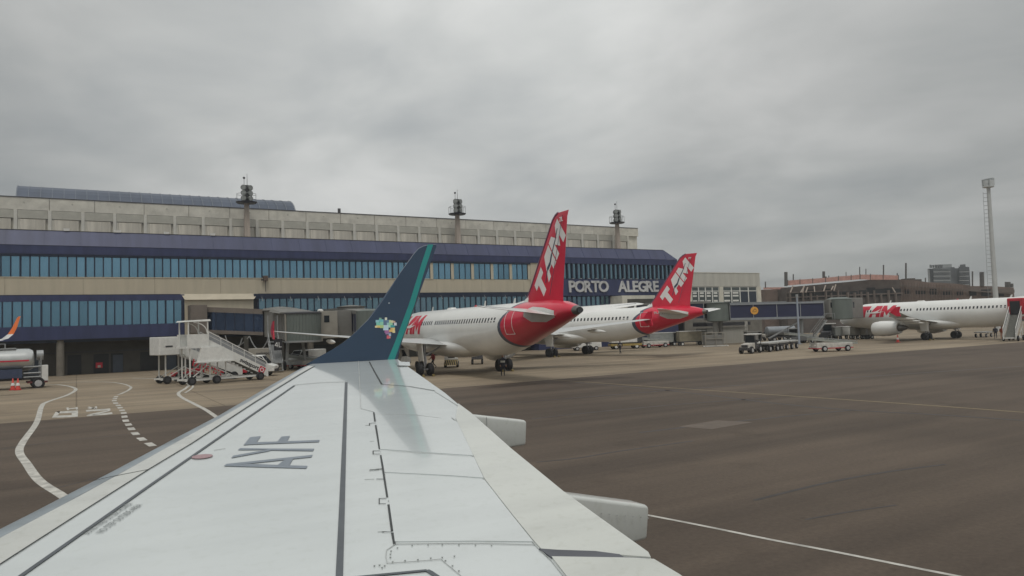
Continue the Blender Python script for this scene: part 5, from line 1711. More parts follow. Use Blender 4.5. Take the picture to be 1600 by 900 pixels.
def tractor(label, loc, rz, body_m, roof=True, group='baggage tractors', s=1.0):
    t = thing('baggage_tractor', label, 'baggage tractor', loc, rz, group)
    MB().hexa([(.1, -.55, .45), (1.45, -.5, .45), (1.45, .5, .45), (.1, .55, .45), (.1, -.55, 1.12), (1.4, -.46, 1.0), (1.4, .46, 1.0), (.1, .55, 1.12)]).build('bonnet', body_m, t, bevel=.05)
    MB().box(1.46, 1.56, -.6, .6, .35, .62).build('bumper', dark_metal, t)
    MB().box(-1.3, .1, -.62, .62, .45, .78).build('body', dark_metal if 'cream' in body_m.name else body_m, t, bevel=.04)
    MB().box(1.452, 1.47, -.35, .35, .66, .92).build('grille', dark_metal, t)
    MB().box(-.75, -.3, -.3, .3, .781, .95).box(-.85, -.72, -.3, .3, .95, 1.4).build('seat', dark_metal, t)
    MB().tube((.05, -.1, 1.05), (-.15, -.1, 1.3), .03).lathe((-.16, -.1, 1.3), (-.5, 0, .8), [(-.02, .2), (.02, .2)], 12).build('steering_wheel', dark_metal, t)
    if roof:
        ps = MB()
        for x in (.1, -1.2):
            for y in (-.56, .56):
                ps.beam((x, y, .78), (x-.05, y, 1.95), .06)
        ps.build('cab_posts', dark_metal, t)
        MB().box(-1.35, .2, -.66, .66, 1.95, 2.05).build('cab_roof', white_metal, t, bevel=.03)
        MB().box(.08, .1, -.5, .5, 1.13, 1.9).build('windscreen', black_glass, t)
    wheels(t, [(1.05, -.58, .36), (1.05, .58, .36), (-.85, -.58, .42), (-.85, .58, .42)], .40, .26)
    t.scale = (s, s, s)
    return t
tractor('small red tractor under the red lettered boarding stairs', (9.0, 75.6, 0), R(10), red_trim, False)
tractor('small red and white tractor behind the nearest boarding stairs', (13.6, 74.8, 0), R(190), red_trim, False)
cream = M('worn_cream_paint', (0.47, 0.45, 0.41), 0.5, var=0.25, scale=2.5)
# tractor pulling a train of four flat dollies on the right
hd = R(196)
tractor('tractor with cream bonnet pulling a train of flat dollies', G(1180, 552)+Vector((0, .6, 0)), hd, cream, True, s=1.1)
def dolly(label, loc, rz):
    t = thing('baggage_dolly', label, 'baggage dolly', loc, rz, 'flat dollies in a train behind the tractor')
    MB().box(-1.25, 1.25, -.85, .85, .78, .92).build('deck', M('worn_deck', (0.42, 0.42, 0.40), 0.6, var=0.2, scale=2), t)
    fr = MB().box(-1.2, 1.2, -.8, -.7, .6, .779).box(-1.2, 1.2, .7, .8, .6, .779).box(-1.2, 1.2, -.1, .1, .5, .779)
    fr.build('frame', dark_metal, t)
    MB().beam((1.2, 0, .55), (2.0, 0, .5), .08).build('drawbar', dark_metal, t)
    wheels(t, [(-.85, -.75, .3), (-.85, .75, .3), (.85, -.75, .3), (.85, .75, .3)], .32, .22)
    t.scale = (1.2, 1.2, 1.2)
    return t
dirv = Vector((math.cos(hd), math.sin(hd), 0))
base = G(1180, 552)+Vector((0, .6, 0))
d1 = dolly('flat baggage dolly, first one behind the tractor with cream bonnet', base-dirv*4.1, hd)
for k, lb in ((1, 'flat baggage dolly, second one behind the tractor with cream bonnet'), (2, 'flat baggage dolly, last one of the train behind the tractor with cream bonnet')):
    copy_tree(d1, base-dirv*(4.1+k*3.4)+Vector((.12*k*k*.4, .25*k, 0)), hd+R(3*k), lb)

cream = M('worn_cream_paint', (0.47, 0.45, 0.41), 0.5, var=0.25, scale=2.5)
def belt_loader(label, loc, rz, m=None):
    m = m or cream
    t = thing('belt_loader', label, 'belt loader', loc, rz, 'belt loaders')
    MB().hexa([(-2.2, -.85, .4), (2.3, -.85, .4), (2.3, .85, .4), (-2.2, .85, .4), (-2.2, -.85, .95), (2.2, -.8, 1.05), (2.2, .8, 1.05), (-2.2, .85, .95)]).build('body', m, t, bevel=.06)
    MB().hexa([(-3.1, -.45, .75), (2.7, -.45, 1.35), (2.7, .45, 1.35), (-3.1, .45, .75), (-3.1, -.45, 1.0), (2.7, -.45, 1.62), (2.7, .45, 1.62), (-3.1, .45, 1.0)]).build('conveyor', M('conveyor_grey', (0.30, 0.31, 0.28), 0.6, var=0.2, scale=2), t)
    rl_ = MB()
    for s in (-.47, .47):
        rl_.beam((-3.1, s, 1.1), (2.7, s, 1.72), .06)
    rl_.build('guard_rail', steel, t)
    MB().box(.7, 1.5, -.84, -.46, 1.06, 1.5).build('seat_box', m, t)
    MB().beam((1.65, -.8, 1.0), (1.65, -.8, 2.5), .05).build('beacon_post', dark_metal, t)
    MB().box(.4, 1.8, -.862, -.853, .5, .9).build('side_panel', dark_metal, t)
    MB().box(-1.9, .1, -.862, -.853, .55, .85).build('side_panel', steel, t)
    MB().box(-2.25, 2.32, -.86, .86, .36, .46).build('skirt', red_trim if m is cream else dark_metal, t)
    MB().box(2.3, 2.34, -.6, -.35, .7, .85).build('headlight', lampm, t)
    MB().box(2.3, 2.34, .35, .6, .7, .85).build('headlight', lampm, t)
    wheels(t, [(-1.5, -.85, .36), (-1.5, .85, .36), (1.4, -.85, .36), (1.4, .85, .36)], .36, .24)
    return t
belt_loader('white belt loader on the open apron left of the right-hand airliner', G(1305, 549)+Vector((0, .5, 0)), R(160))
bl2 = belt_loader('grey belt loader beside the service stairs of the 4L bridge', Vector((22.5, 84.5, 0)), R(120))
belt_loader('dark belt loader raised under the navy jet bridge', Vector((95.5, 74.5, 0)), R(170), M('loader_dark', (0.10, 0.10, 0.10), 0.6, var=0.2))

def box_cart(label, loc, rz, side_m, roof_m=white_metal, ln=2.6, h=1.5, group='covered baggage carts'):
    t = thing('baggage_cart', label, 'baggage cart', loc, rz, group)
    MB().box(-ln/2, ln/2, -.8, .8, .55, .68).build('deck', dark_metal, t)
    MB().box(-ln/2, ln/2, -.85, .85, .68+h, .80+h).build('roof', roof_m, t, bevel=.03)
    MB().box(-ln/2+.02, ln/2-.6, -.80, -.74, .681, .679+h).build('side_curtain', side_m, t)
    MB().box(-ln/2+.02, ln/2-.02, .74, .80, .681, .679+h).build('side_curtain', side_m, t)
    MB().box(-ln/2, -ln/2+.06, -.72, .72, .682, .678+h).build('end_wall', side_m, t)
    MB().box(ln/2-.06, ln/2, -.72, .72, .682, .678+h).build('end_wall', side_m, t)
    MB().beam((ln/2, 0, .5), (ln/2+.8, 0, .45), .07).build('drawbar', dark_metal, t)
    wheels(t, [(-ln/2+.5, -.72, .28), (-ln/2+.5, .72, .28), (ln/2-.5, -.72, .28), (ln/2-.5, .72, .28)], .30, .2, rim=white_metal)
    return t
tan_c = M('tan_curtain', (0.24, 0.215, 0.155), 0.8, var=0.2, scale=1.5)
grey_c = M('grey_curtain', (0.27, 0.285, 0.27), 0.8, var=0.15, scale=1.5)
p = G(1080, 539.5)
box_cart('long tan sided covered cart with white roof below the second red tail', p, R(-24), tan_c, ln=4.4, h=1.55)
p = G(1035, 540.5)
box_cart('grey sided covered cart left of the tan sided cart', p, R(-24), grey_c, ln=4.6, h=1.4)
p = G(1318, 529.5)
box_cart('plain white box cart right of the big wheeled tractor', p, R(-28), white_metal, ln=2.8, h=1.3)
for k, px in enumerate((1340, 1356)):
    box_cart(('grey box cart next to the plain white cart', 'grey box cart nearest the white engine of the right-hand airliner')[k], G(px, 529.5), R(-28), bridge_beige, bridge_grey, ln=1.7, h=1.3)
belt_loader('low white loader on small wheels in front of the grey sided cart', G(1022, 543), R(168))
tt = tractor('dark tractor with big pale wheels behind the white belt loader', G(1294, 531), R(200), dark_metal, True, s=1.35)

# van
def van(label, loc, rz, m, nm='service_van', ct='van'):
    t = thing(nm, label, ct, loc, rz)
    MB().prism([(-2.3, -.9, .45), (2.3, -.9, .45), (2.35, -.9, 1.0), (1.7, -.9, 1.2), (1.1, -.9, 2.05), (-2.25, -.9, 2.1)], (0, 1.8, 0)).build('body', m, t, bevel=.07)
    MB().prism([(1.65, -.905, 1.22), (1.12, -.905, 1.95), (.3, -.905, 1.95), (.3, -.905, 1.22)], (0, -.012, 0)).build('side_window', black_glass, t)
    MB().prism([(1.65, .905, 1.22), (1.12, .905, 1.95), (.3, .905, 1.95), (.3, .905, 1.22)], (0, .012, 0)).build('side_window', black_glass, t)
    MB().hexa([(1.70, -.78, 1.24), (1.72, -.78, 1.26), (1.72, .78, 1.26), (1.70, .78, 1.24), (1.13, -.74, 1.98), (1.15, -.74, 2.0), (1.15, .74, 2.0), (1.13, .74, 1.98)]).build('windscreen', black_glass, t)
    MB().box(2.33, 2.40, -.85, .85, .42, .68).build('bumper', dark_metal, t)
    for s in (-.65, .65):
        MB().box(2.34, 2.38, s-.15, s+.15, .78, .95).build('headlight', lampm, t)
    wheels(t, [(1.45, -.82, .34), (1.45, .82, .34), (-1.45, -.82, .34), (-1.45, .82, .34)], .34, .22)
    return t
van('white van half hidden behind the lower end of the nearest boarding stairs', (14.9, 75.6, 0), R(-25), white_metal)
v2 = thing('box_trailer', 'white box trailer with dark lettering left of the 4L sign', 'trailer', (18.2, 85.0, 0), R(-28))
MB().box(-1.6, 1.6, -.9, .9, .65, 2.55).build('box_body', bridge_beige, v2, bevel=.05)
text('trailer_lettering', 'swissport', .48, dark_metal, (-.75, -.92, 1.85), (1, 0, 0), (0, 0, 1), v2, extrude=.008, bold=.006)
MB().box(-1.5, 1.5, -.6, .6, .45, .649).build('chassis', dark_metal, v2)
wheels(v2, [(-1.0, -.75, .32), (-1.0, .75, .32), (1.0, -.75, .32), (1.0, .75, .32)], .32, .2)
van('small white utility vehicle right of the 4L sign', (23.6, 88.3, 0), R(200), white_metal)

# push-back tug with black and yellow chequers under the nearest airliner
tg = thing('pushback_tug', 'low white tug with black and yellow chequers under the nearest airliner', 'aircraft tug', (33.9, 69.9, 0), R(62))
MB().box(-1.3, 1.5, -.8, .8, .3, .95).build('body', bridge_beige, tg, bevel=.06)
cbk = MB().box(-1.3, -.3, -.8, .8, .951, 1.75).build('cab', white_metal, tg, bevel=.06)
MB().box(-1.33, -1.305, -.45, .35, 1.2, 1.6).build('rear_window', black_glass, cbk)
MB().box(-1.0, -.5, -.825, -.805, 1.15, 1.6).build('side_window', black_glass, cbk)
ck = MB()
for k in range(6):
    y = -.78+k*.26
    ck.prism([(-1.328, y, .34), (-1.328, y+.13, .34), (-1.328, y+.25, .90), (-1.328, y+.12, .90)], (-.012, 0, 0))
ck.build('black_chevrons', dark_metal, tg, kind='stuff')
MB().box(-1.325, -1.302, -.79, .79, .31, .93).build('yellow_rear_panel', M('tug_cream_yellow', (0.50, 0.40, 0.20), 0.5, var=0.1), tg)
tg.scale = (.85, .85, .85)
wheels(tg, [(-.9, -.75, .36), (-.9, .75, .36), (1.0, -.75, .36), (1.0, .75, .36)], .36, .26)
b = thing('ground_power_unit', 'low dark generator cart right of the chequered tug', 'generator cart', (38.4, 72.6, 0), R(60))
MB().box(-1.1, 1.1, -.6, .6, .55, 1.5).build('housing', M('gpu_dark', (0.07, 0.07, 0.075), 0.6), b, bevel=.05)
MB().box(-.8, .8, -.62, -.601, .8, 1.2).build('vent_panel', steel, b)
MB().beam((1.1, 0, .5), (2.0, 0, .4), .07).build('drawbar', dark_metal, b)
wheels(b, [(-.7, -.55, .28), (-.7, .55, .28), (.7, -.55, .28), (.7, .55, .28)], .28, .18)
van('pale truck left of the nearest airliner main wheels', (29.0, 74.6, 0), R(30), white_metal, 'service_truck', 'truck')
# vehicles beyond the second airliner
van('white van below the belly of the second red-tailed airliner', (66.6, 90.6, 0), R(155), white_metal)
yt = thing('cargo_loader', 'white topped cargo loader with dull yellow chassis behind the walking person', 'cargo loader', (72.6, 88.6, 0), R(-25))
MB().box(-2.4, 2.4, -1.1, 1.1, .5, .82).build('chassis', M('dull_yellow', (0.34, 0.25, 0.08), 0.6, var=0.2), yt)
MB().box(-2.3, 1.7, -1.05, 1.05, 1.0, 2.3).build('load_body', white_metal, yt, bevel=.04)
MB().box(-2.1, 1.6, -.9, .9, .821, .999).build('lift_frame', dark_metal, yt)
MB().box(1.75, 2.5, -1.0, 1.0, .951, 2.0).build('cab', dark_metal, yt, bevel=.05)
wheels(yt, [(-1.6, -.95, .4), (-1.6, .95, .4), (1.6, -.95, .4), (1.6, .95, .4)], .42, .28, rim=white_metal)
# small pallets, carts under the bridge
pl = thing('equipment_rack', 'pale equipment rack standing left of the bridge columns', 'rack', (82.2, 79.4, 0), R(-25))
fr = MB()
for x in (-1.6, 0, 1.6):
    for y in (-.7, .7):
        fr.beam((x, y, 0), (x, y, 2.1), .08)
for z in (.25, 1.2, 2.1):
    for y in (-.7, .7):
        fr.beam((-1.6, y, z), (1.6, y, z), .08)
fr.build('frame', bridge_beige, pl)
MB().box(-1.55, 1.0, -.6, .6, .32, 1.75).build('load', bridge_grey, pl, bevel=.04)
MB().box(-2.0, 1.9, -.72, -.55, .06, .2).build('rail', white_metal, pl)
gh = thing('guard_hut', 'pale service building with a dark roof under the navy jet bridge', 'building', (93.5, 88.5, 0), R(-8))
MB().box(-4.2, 4.2, -1.5, 1.5, 0, 2.6).build('wall', M('hut_wall', (0.40, 0.39, 0.35), 0.8, var=0.12, scale=1, streak=(3, 1, .2)), gh)
MB().box(-4.5, 4.5, -1.9, 1.8, 2.95, 3.5).build('dark_roof', dark_metal, gh)
MB().box(-4.5, 4.5, -1.9, 1.8, 3.501, 3.68).build('roof_edge', bridge_grey, gh)
MB().box(-1.9, -1.3, -1.53, -1.505, .1, 2.0).build('doorway', dark_open, gh)
tb = thing('tank_trailer', 'grey horizontal tank trailer beyond the tall pale pole', 'tank trailer', (101.5, 83.0, 0), R(-25))
MB().lathe((-2.6, 0, 1.75), (1, 0, 0), [(0, .5), (.15, .8), (4.9, .8), (5.05, .5)], 16).build('tank', pale_steel, tb, 40)
MB().box(-2.4, 2.4, -.5, .5, .7, 1.0).build('chassis', dark_metal, tb)
wheels(tb, [(-1.5, -.7, .4), (-1.5, .7, .4), (1.5, -.7, .4), (1.5, .7, .4)], .4, .25)
sgp = thing('sign_board', 'upright white sign board hanging under the navy jet bridge', 'sign', (94.7, 84.3, 0))
MB().beam((0, 0, 0), (0, 0, 2.2), .08).build('post', steel, sgp)
MB().box(-.32, .32, -.06, .0, 2.2, 3.6).build('board', mark_white, sgp)
# orange barriers near the bridge columns
br = None
for k, px in enumerate((1143, 1148)):
    p = G(px, 535)
    t = thing('road_barrier', ('orange barrier post left of the pair by the bridge columns', 'orange barrier post right of the pair by the bridge columns')[k], 'barrier', p, 0, 'orange barrier posts')
    MB().loft([[(-.2, -.15, 0), (.2, -.15, 0), (.2, .15, 0), (-.2, .15, 0)], [(-.13, -.1, 1.2), (.13, -.1, 1.2), (.13, .1, 1.2), (-.13, .1, 1.2)]], True, True).build('body', M('barrier_orange', (0.38, 0.13, 0.08), 0.6, var=0.2), t)
    MB().box(-.28, .28, -.22, .22, 0, .08).build('foot', dark_metal, t)
# hopper loader cart under the tail of the right-hand airliner
p = G(1537, 527)
t = thing('baggage_dolly', 'empty flat dolly behind the main wheels of the right-hand airliner', 'baggage dolly', p, R(10))
MB().box(-1.6, 1.6, -.8, .8, .7, .85).build('deck', steel, t)
wheels(t, [(-1.1, -.7, .3), (-1.1, .7, .3), (1.1, -.7, .3), (1.1, .7, .3)], .3, .2)
MB().beam((1.6, 0, .6), (2.4, 0, .5), .08).build('drawbar', dark_metal, t)

# more equipment crowded under the navy jet bridge and along the stands
tractor('dark tractor standing left of the big wheeled tractor under the navy jet bridge', Vector((99.0, 78.5, 0)), R(40), dark_metal, True, s=1.1)
box_cart('grey sided cart in the shade under the orange disc', Vector((91.5, 80.2, 0)), R(-30), bridge_grey, bridge_grey, ln=2.4, h=1.2)
box_cart('low tan cart between the bridge columns and the pale service building', Vector((88.4, 86.2, 0)), R(-12), tan_c, bridge_grey, ln=2.8, h=1.1)
box_cart('grey cart furthest right under the nose of the right-hand airliner', Vector((110.5, 79.6, 0)), R(80), grey_c, bridge_grey, ln=2.6, h=1.3)
van('pale van parked behind the grey horizontal tank trailer', Vector((106.5, 88.5, 0)), R(160), bridge_beige)
van('dark van in the shade left of the pale service building', Vector((84.0, 92.5, 0)), R(-20), M('van_dark', (0.05, 0.055, 0.06), 0.4, var=0.1))
def chock(label, p, rz):
    t = thing('wheel_chock', label, 'wheel chock', p, rz, 'worn chocks at the airliner wheels')
    for y in (-.55, .35):
        MB().prism([(-.16, y, 0), (.16, y, 0), (.03, y, .2), (-.03, y, .2)], (0, .2, 0)).build('wedge', M('worn_chock', (0.16, 0.12, 0.04), 0.8, var=0.3, scale=6), t)
    MB().tube((0, -.4, .12), (0, .4, .12), .02, n=6).build('rope', dark_metal, t)
    return t
def near(ac, x, y):
    a = ac.rotation_euler.z
    v = L(x, y, 0)
    return Vector((ac.location.x+v.x*math.cos(a)-v.y*math.sin(a), ac.location.y+v.x*math.sin(a)+v.y*math.cos(a), 0))
chock('worn chock behind the left main wheels of the nearest airliner', near(a1, 18.55, -3.8), a1.rotation_euler.z)
chock('worn chock behind the right main wheels of the nearest airliner', near(a1, 18.55, 3.8), a1.rotation_euler.z)
chock('worn chock at the left main wheels of the second red-tailed airliner', near(a2, 18.55, -3.8), a2.rotation_euler.z)
chock('worn chock at the left main wheels of the right-hand airliner', near(a3, 18.55, -3.8), a3.rotation_euler.z)

# ------------------------------------------------------------------ people on the apron
skin_m = M('skin', (0.33, 0.19, 0.13), 0.6, var=0.08)
hair_m = M('dark_hair', (0.02, 0.015, 0.012), 0.7)
def person(label, loc, rz, top_m, leg_m, pose, vest=None):
    t = thing('person', label, 'person', loc, rz)
    J = {'pelvis': (0, 0, .95), 'chest': (.02, 0, 1.28), 'neck': (.03, 0, 1.50), 'head': (.05, 0, 1.60), 'crown': (.05, 0, 1.74)}
    J.update(pose)
    E_ = [('pelvis', 'chest'), ('chest', 'neck'), ('neck', 'head'), ('head', 'crown'),
          ('pelvis', 'hipL'), ('hipL', 'kneeL'), ('kneeL', 'ankleL'), ('ankleL', 'toeL'),
          ('pelvis', 'hipR'), ('hipR', 'kneeR'), ('kneeR', 'ankleR'), ('ankleR', 'toeR'),
          ('chest', 'shoL'), ('shoL', 'elbL'), ('elbL', 'wriL'), ('wriL', 'hanL'),
          ('chest', 'shoR'), ('shoR', 'elbR'), ('elbR', 'wriR'), ('wriR', 'hanR')]
    RD = {'pelvis': .135, 'chest': .155, 'neck': .06, 'head': .095, 'crown': .075, 'hip': .095, 'knee': .062, 'ankle': .042, 'toe': .035, 'sho': .065, 'elb': .046, 'wri': .033, 'han': .036}
    ks = list(J)
    me = bpy.data.meshes.new('body')
    me.from_pydata([J[k] for k in ks], [(ks.index(a), ks.index(b)) for a, b in E_], [])
    o = bpy.data.objects.new('body', me)
    COL.objects.link(o)
    o.parent = t
    md = o.modifiers.new('skin', 'SKIN')
    lay = me.skin_vertices.new() if not me.skin_vertices else me.skin_vertices[0]
    for i, k in enumerate(ks):
        r = RD.get(k, RD.get(k[:-1], .05))
        me.skin_vertices[0].data[i].radius = (r, r)
        me.skin_vertices[0].data[i].use_root = (k == 'pelvis')
    sb_ = o.modifiers.new('sub', 'SUBSURF')
    sb_.levels = sb_.render_levels = 1
    md.use_smooth_shade = True
    me.materials.append(leg_m)
    # clothing and hair follow the body
    sh = MB()
    pv, chs, nk = Vector(J['pelvis']), Vector(J['chest']), Vector(J['neck'])
    rg = []
    for c, rx, ry in ((pv-Vector((0, 0, .05)), .155, .19), (pv.lerp(chs, .5), .15, .185), (chs, .16, .21), (chs.lerp(nk, .6), .13, .20), (nk, .075, .085)):
        rg.append([(c.x+rx*math.cos(a), c.y+ry*math.sin(a), c.z) for a in [k*math.pi/6 for k in range(12)]])
    sh.loft(rg, True, True).build('shirt', top_m, t, 60)
    if vest:
        rg = [[(p[0]+(p[0]-chs.x)*.06, p[1]*1.06, p[2]) for p in r_] for r_ in rg[1:3]]
        MB().loft(rg).build('vest', vest, t, 60)
    for s in 'LR':
        sl = MB()
        sl.tube(J['sho'+s], J['elb'+s], .075, .06, 8).tube(J['elb'+s], Vector(J['elb'+s]).lerp(Vector(J['wri'+s]), .9), .058, .046, 8)
        sl.build('sleeve', top_m, t, 50)
        MB().lathe(Vector(J['han'+s]), Vector(J['han'+s])-Vector(J['wri'+s]), [(-.09, .03), (-.04, .05), (.03, .05), (.08, .03)], 8).build('hand', skin_m, t, 50)
    h = Vector(J['head']).lerp(Vector(J['crown']), .45)
    MB().lathe(h, (0, 0, 1), [(-.13, .05), (-.09, .082), (0, .10), (.07, .095), (.12, .06), (.135, .01)], 12).build('head', skin_m, t, 60)
    MB().lathe(h+Vector((-.012, 0, 0)), (0, 0, 1), [(.02, .106), (.08, .10), (.13, .065), (.148, .01)], 12).build('hair', hair_m, t, 60)
    MB().box(h.x+.09, h.x+.125, -.015, .015, h.z-.03, h.z+.02).build('nose', skin_m, t)
    return t
WALK = dict(hipL=(0, .1, .92), kneeL=(.22, .1, .52), ankleL=(.30, .1, .09), toeL=(.46, .1, .05), hipR=(0, -.1, .92), kneeR=(-.04, -.1, .50), ankleR=(-.36, -.1, .15), toeR=(-.24, -.1, .04),
            shoL=(.02, .21, 1.42), elbL=(-.14, .26, 1.16), wriL=(-.08, .26, .92), hanL=(-.05, .26, .84), shoR=(.02, -.21, 1.42), elbR=(.10, -.26, 1.15), wriR=(.28, -.25, .98), hanR=(.35, -.25, .93))
STAND = dict(hipL=(0, .1, .92), kneeL=(.02, .11, .5), ankleL=(-.02, .12, .09), toeL=(.14, .13, .05), hipR=(0, -.1, .92), kneeR=(.03, -.12, .5), ankleR=(0, -.13, .09), toeR=(.15, -.15, .05),
             shoL=(.02, .21, 1.42), elbL=(.0, .27, 1.14), wriL=(.08, .27, .9), hanL=(.11, .26, .82), shoR=(.02, -.21, 1.42), elbR=(.0, -.27, 1.14), wriR=(.12, -.24, .93), hanR=(.17, -.22, .86))
uni = M('dark_uniform', (0.03, 0.032, 0.045), 0.8, var=0.2, scale=6)
rs = M('red_shirt', (0.30, 0.05, 0.05), 0.8, var=0.15, scale=6)
vs_m = M('pale_vest', (0.40, 0.37, 0.32), 0.8, var=0.15, scale=6)
ov = M('orange_overall', (0.48, 0.13, 0.06), 0.8, var=0.2, scale=6)
person('person in dark clothes and pale vest striding across the apron below the second red tail', G(969.5, 553), R(200), uni, uni, WALK, vs_m)
person('person in red shirt and dark trousers walking beside the nearest airliner main wheels', G(677, 575.5), R(170), rs, uni, WALK)
st_m = M('reflective_band', (0.62, 0.62, 0.58), 0.4)
person('person in black clothing with pale reflective bands standing before the right main wheels', G(786, 587.5), R(250), uni, uni, STAND, st_m)
person('person in orange overalls standing beside the red hooded boarding stairs', G(1566, 529.5), R(230), ov, ov, STAND)
person('person in dark clothes standing left of the orange overalls', G(1556, 529), R(40), uni, uni, STAND)

# ------------------------------------------------------------------ construction site on the right
raw = M('raw_brown_brickwork', (0.165, 0.125, 0.105), 0.9, var=0.30, scale=0.35, bump=0.2)
raw2 = M('dark_formwork', (0.105, 0.090, 0.082), 0.9, var=0.3, scale=0.6)
net_m = M('orange_safety_net', (0.50, 0.29, 0.25), 0.8, var=0.2, scale=1.5)
slab_m = M('grey_slab_edge', (0.15, 0.125, 0.11), 0.9, var=0.2, scale=0.8)
cs = thing('construction_building', 'unfinished brown building under scaffolding with an orange safety net along its top', 'building', (0, 0, 0))
def far(px, py, dist):
    d = ray(px, py)
    k = dist/d.dot(_f)
    return Vector((d.x*k, d.y*k, d.z*k+CAM_H))
D0 = 178.0
fw = (_r - Vector((0, 0, _r.z))).normalized()
bk = Vector((_f.x, _f.y, 0)).normalized()
def block(name, pts, depth, mat, zb=0.0, D=D0):
    """front outline by its top edge in the photograph at distance D, extruded back"""
    top = [far(x, y, D) for x, y in pts]
    mb = MB()
    for a, b in zip(top, top[1:]):
        mb.hexa([(a.x, a.y, zb), (b.x, b.y, zb), (b.x+bk.x*depth, b.y+bk.y*depth, zb), (a.x+bk.x*depth, a.y+bk.y*depth, zb), a, b, b+bk*depth, a+bk*depth])
    return mb.build(name, mat, cs)
block('main_block', [(1229, 449), (1262, 446), (1325, 440.5), (1360, 437), (1405, 437)], 30, raw2)
block('left_block', [(1193, 452.5), (1228.6, 452.5)], 30, raw, D=D0+6)
block('right_block', [(1405.2, 436.6), (1425, 437.5), (1450, 441), (1490, 443), (1516, 446)], 30, raw, D=D0+3)
block('end_block', [(1516.2, 447), (1550, 447), (1584, 449.5)], 24, raw, D=D0+8)
# floor slabs, columns and dark bays
def rail(mb, a, b, w_, h_, D):
    mb.beam(far(*a, D), far(*b, D), w_, h_)
sl = MB()
rail(sl, (1229, 457.5), (1300, 454), .4, .3, D0-.5)
rail(sl, (1229, 465), (1410, 458), .4, .3, D0-.4)
rail(sl, (1405, 446), (1584, 459), .3, .3, D0+2.4)
rail(sl, (1512, 452), (1584, 455), .6, .8, D0+7.4)
sl.build('floor_slab', slab_m, cs)
cl_ = MB().box(-.3, .3, -.3, .3, 0, 5.6).mesh('column', slab_m)
for k in range(16):
    p = far(1233+k*11.2+random.uniform(-2.5, 2.5), 466, D0-.7)
    inst(cl_, 'column', (p.x, p.y, p.z-3.6), cs, None, (random.uniform(.4, .9), .7, random.uniform(.75, 1.0)))
bay = MB().box(-1.2, 1.2, -.05, .05, 0, 2.0).mesh('dark_bay', dark_open)
ang = math.atan2(fw.y, fw.x)
for k in range(13):
    p = far(1240+k*13.5, 468-k*.5, D0-.25)
    inst(bay, 'dark_bay', p, cs, (0, 0, ang), (random.uniform(.6, 1.1), 1, random.uniform(.7, 1.15)))
for k in range(8):
    p = far(1418+k*20.5, 459+k*.6, D0+2.7)
    inst(bay, 'dark_bay', p, cs, (0, 0, ang), (random.uniform(.5, 1.0), 1, random.uniform(.4, .9)))
# sloping props
pr = MB()
for a, b in (((1239, 446.5), (1235, 457)), ((1257, 447), (1251, 457)), ((1256, 447), (1254, 457)), ((1262, 449), (1259, 457)), ((1290, 445.5), (1287, 455)), ((1306, 444.5), (1303, 454)), ((1272, 447.5), (1273, 456)), ((1302, 447), (1299, 453)), ((1394, 449), (1399, 457))):
    pr.beam(far(*a, D0-.9), far(*b, D0-1.4), .22)
pr.build('sloping_props', M('pale_prop', (0.42, 0.36, 0.31), 0.8), cs)
# safety net of panels on posts
netp = [(1231, 438.5, 446), (1250, 436.8, 444.5), (1270, 435.6, 443), (1290, 434, 441), (1310, 432, 439), (1330, 430.6, 437.5), (1344, 429, 436.4), (1360, 429, 437), (1380, 429.4, 437), (1404, 430.6, 437)]
for a, b in zip(netp, netp[1:]):
    q = [far(a[0]+.2, a[2], D0-1.2), far(b[0]-.2, b[2], D0-1.2), far(b[0]-.2, b[1], D0-1.2), far(a[0]+.2, a[1], D0-1.2)]
    MB().prism(q, bk*.06).build('safety_net_panel', net_m, cs)
for a, b in (((1193, 449), (1193, 452)), ((1226, 449.6), (1226, 452))):
    pass
q = [far(1193, 452, D0+4), far(1227, 452, D0+4), far(1227, 448.8, D0+4), far(1193, 449, D0+4)]
MB().prism(q, bk*.06).build('safety_net_panel', net_m, cs)
ps = MB()
for a in netp:
    ps.beam(far(a[0], a[2], D0-1.25), far(a[0], a[1]-1.2, D0-1.25), .12)
for x, y0, y1, w_ in ((1239.5, 440, 428.5, .2), (1287, 437, 424, .45), (1289.5, 440, 432, .5), (1295, 437, 430.5, .15), (1322, 432, 425, .12), (1343.3, 431, 417, .16), (1353, 431, 420, .14), (1380.5, 431, 414, .22), (1415.5, 437, 411, .28), (1402, 437, 427, .2), (1228, 447, 425, .55), (1196, 450, 440, .2), (1446, 441, 434, .2), (1519.5, 447, 424, .25), (1574.5, 449, 440.5, .9), (1581, 449, 443, .5)):
    ps.beam(far(x, y0, D0+1), far(x, y1, D0+1), w_)
ps.beam(far(1534.5, 447, D0+8), far(1534, 425, D0+8), .75)
ps.build('scaffold_poles', M('scaffold_grey', (0.12, 0.115, 0.11), 0.7, var=0.2), cs, kind='stuff')
sc_ = MB()
for k in range(24):
    x = 1408+k*4.3
    sc_.beam(far(x, 470, D0+1.8), far(x, 441+(k*.25), D0+1.8), .10)
for y in (447, 453, 460):
    sc_.beam(far(1406, y, D0+1.8), far(1512, y+3, D0+1.8), .08)
sc_.build('scaffold', M('scaffold_brown', (0.17, 0.13, 0.11), 0.8, var=0.2), cs, kind='stuff')
dbx = MB()
for x0, y0, x1, y1 in ((1418, 434.5, 1430, 439), (1431, 436, 1440, 441), (1351, 441, 1360, 447)):
    a, b = far(x0, y1, D0+4), far(x1, y0, D0+4)
    dbx.hexa([(a.x, a.y, a.z), (b.x, b.y, a.z), (b.x+bk.x*3, b.y+bk.y*3, a.z), (a.x+bk.x*3, a.y+bk.y*3, a.z), (a.x, a.y, b.z), (b.x, b.y, b.z), (b.x+bk.x*3, b.y+bk.y*3, b.z), (a.x+bk.x*3, a.y+bk.y*3, b.z)])
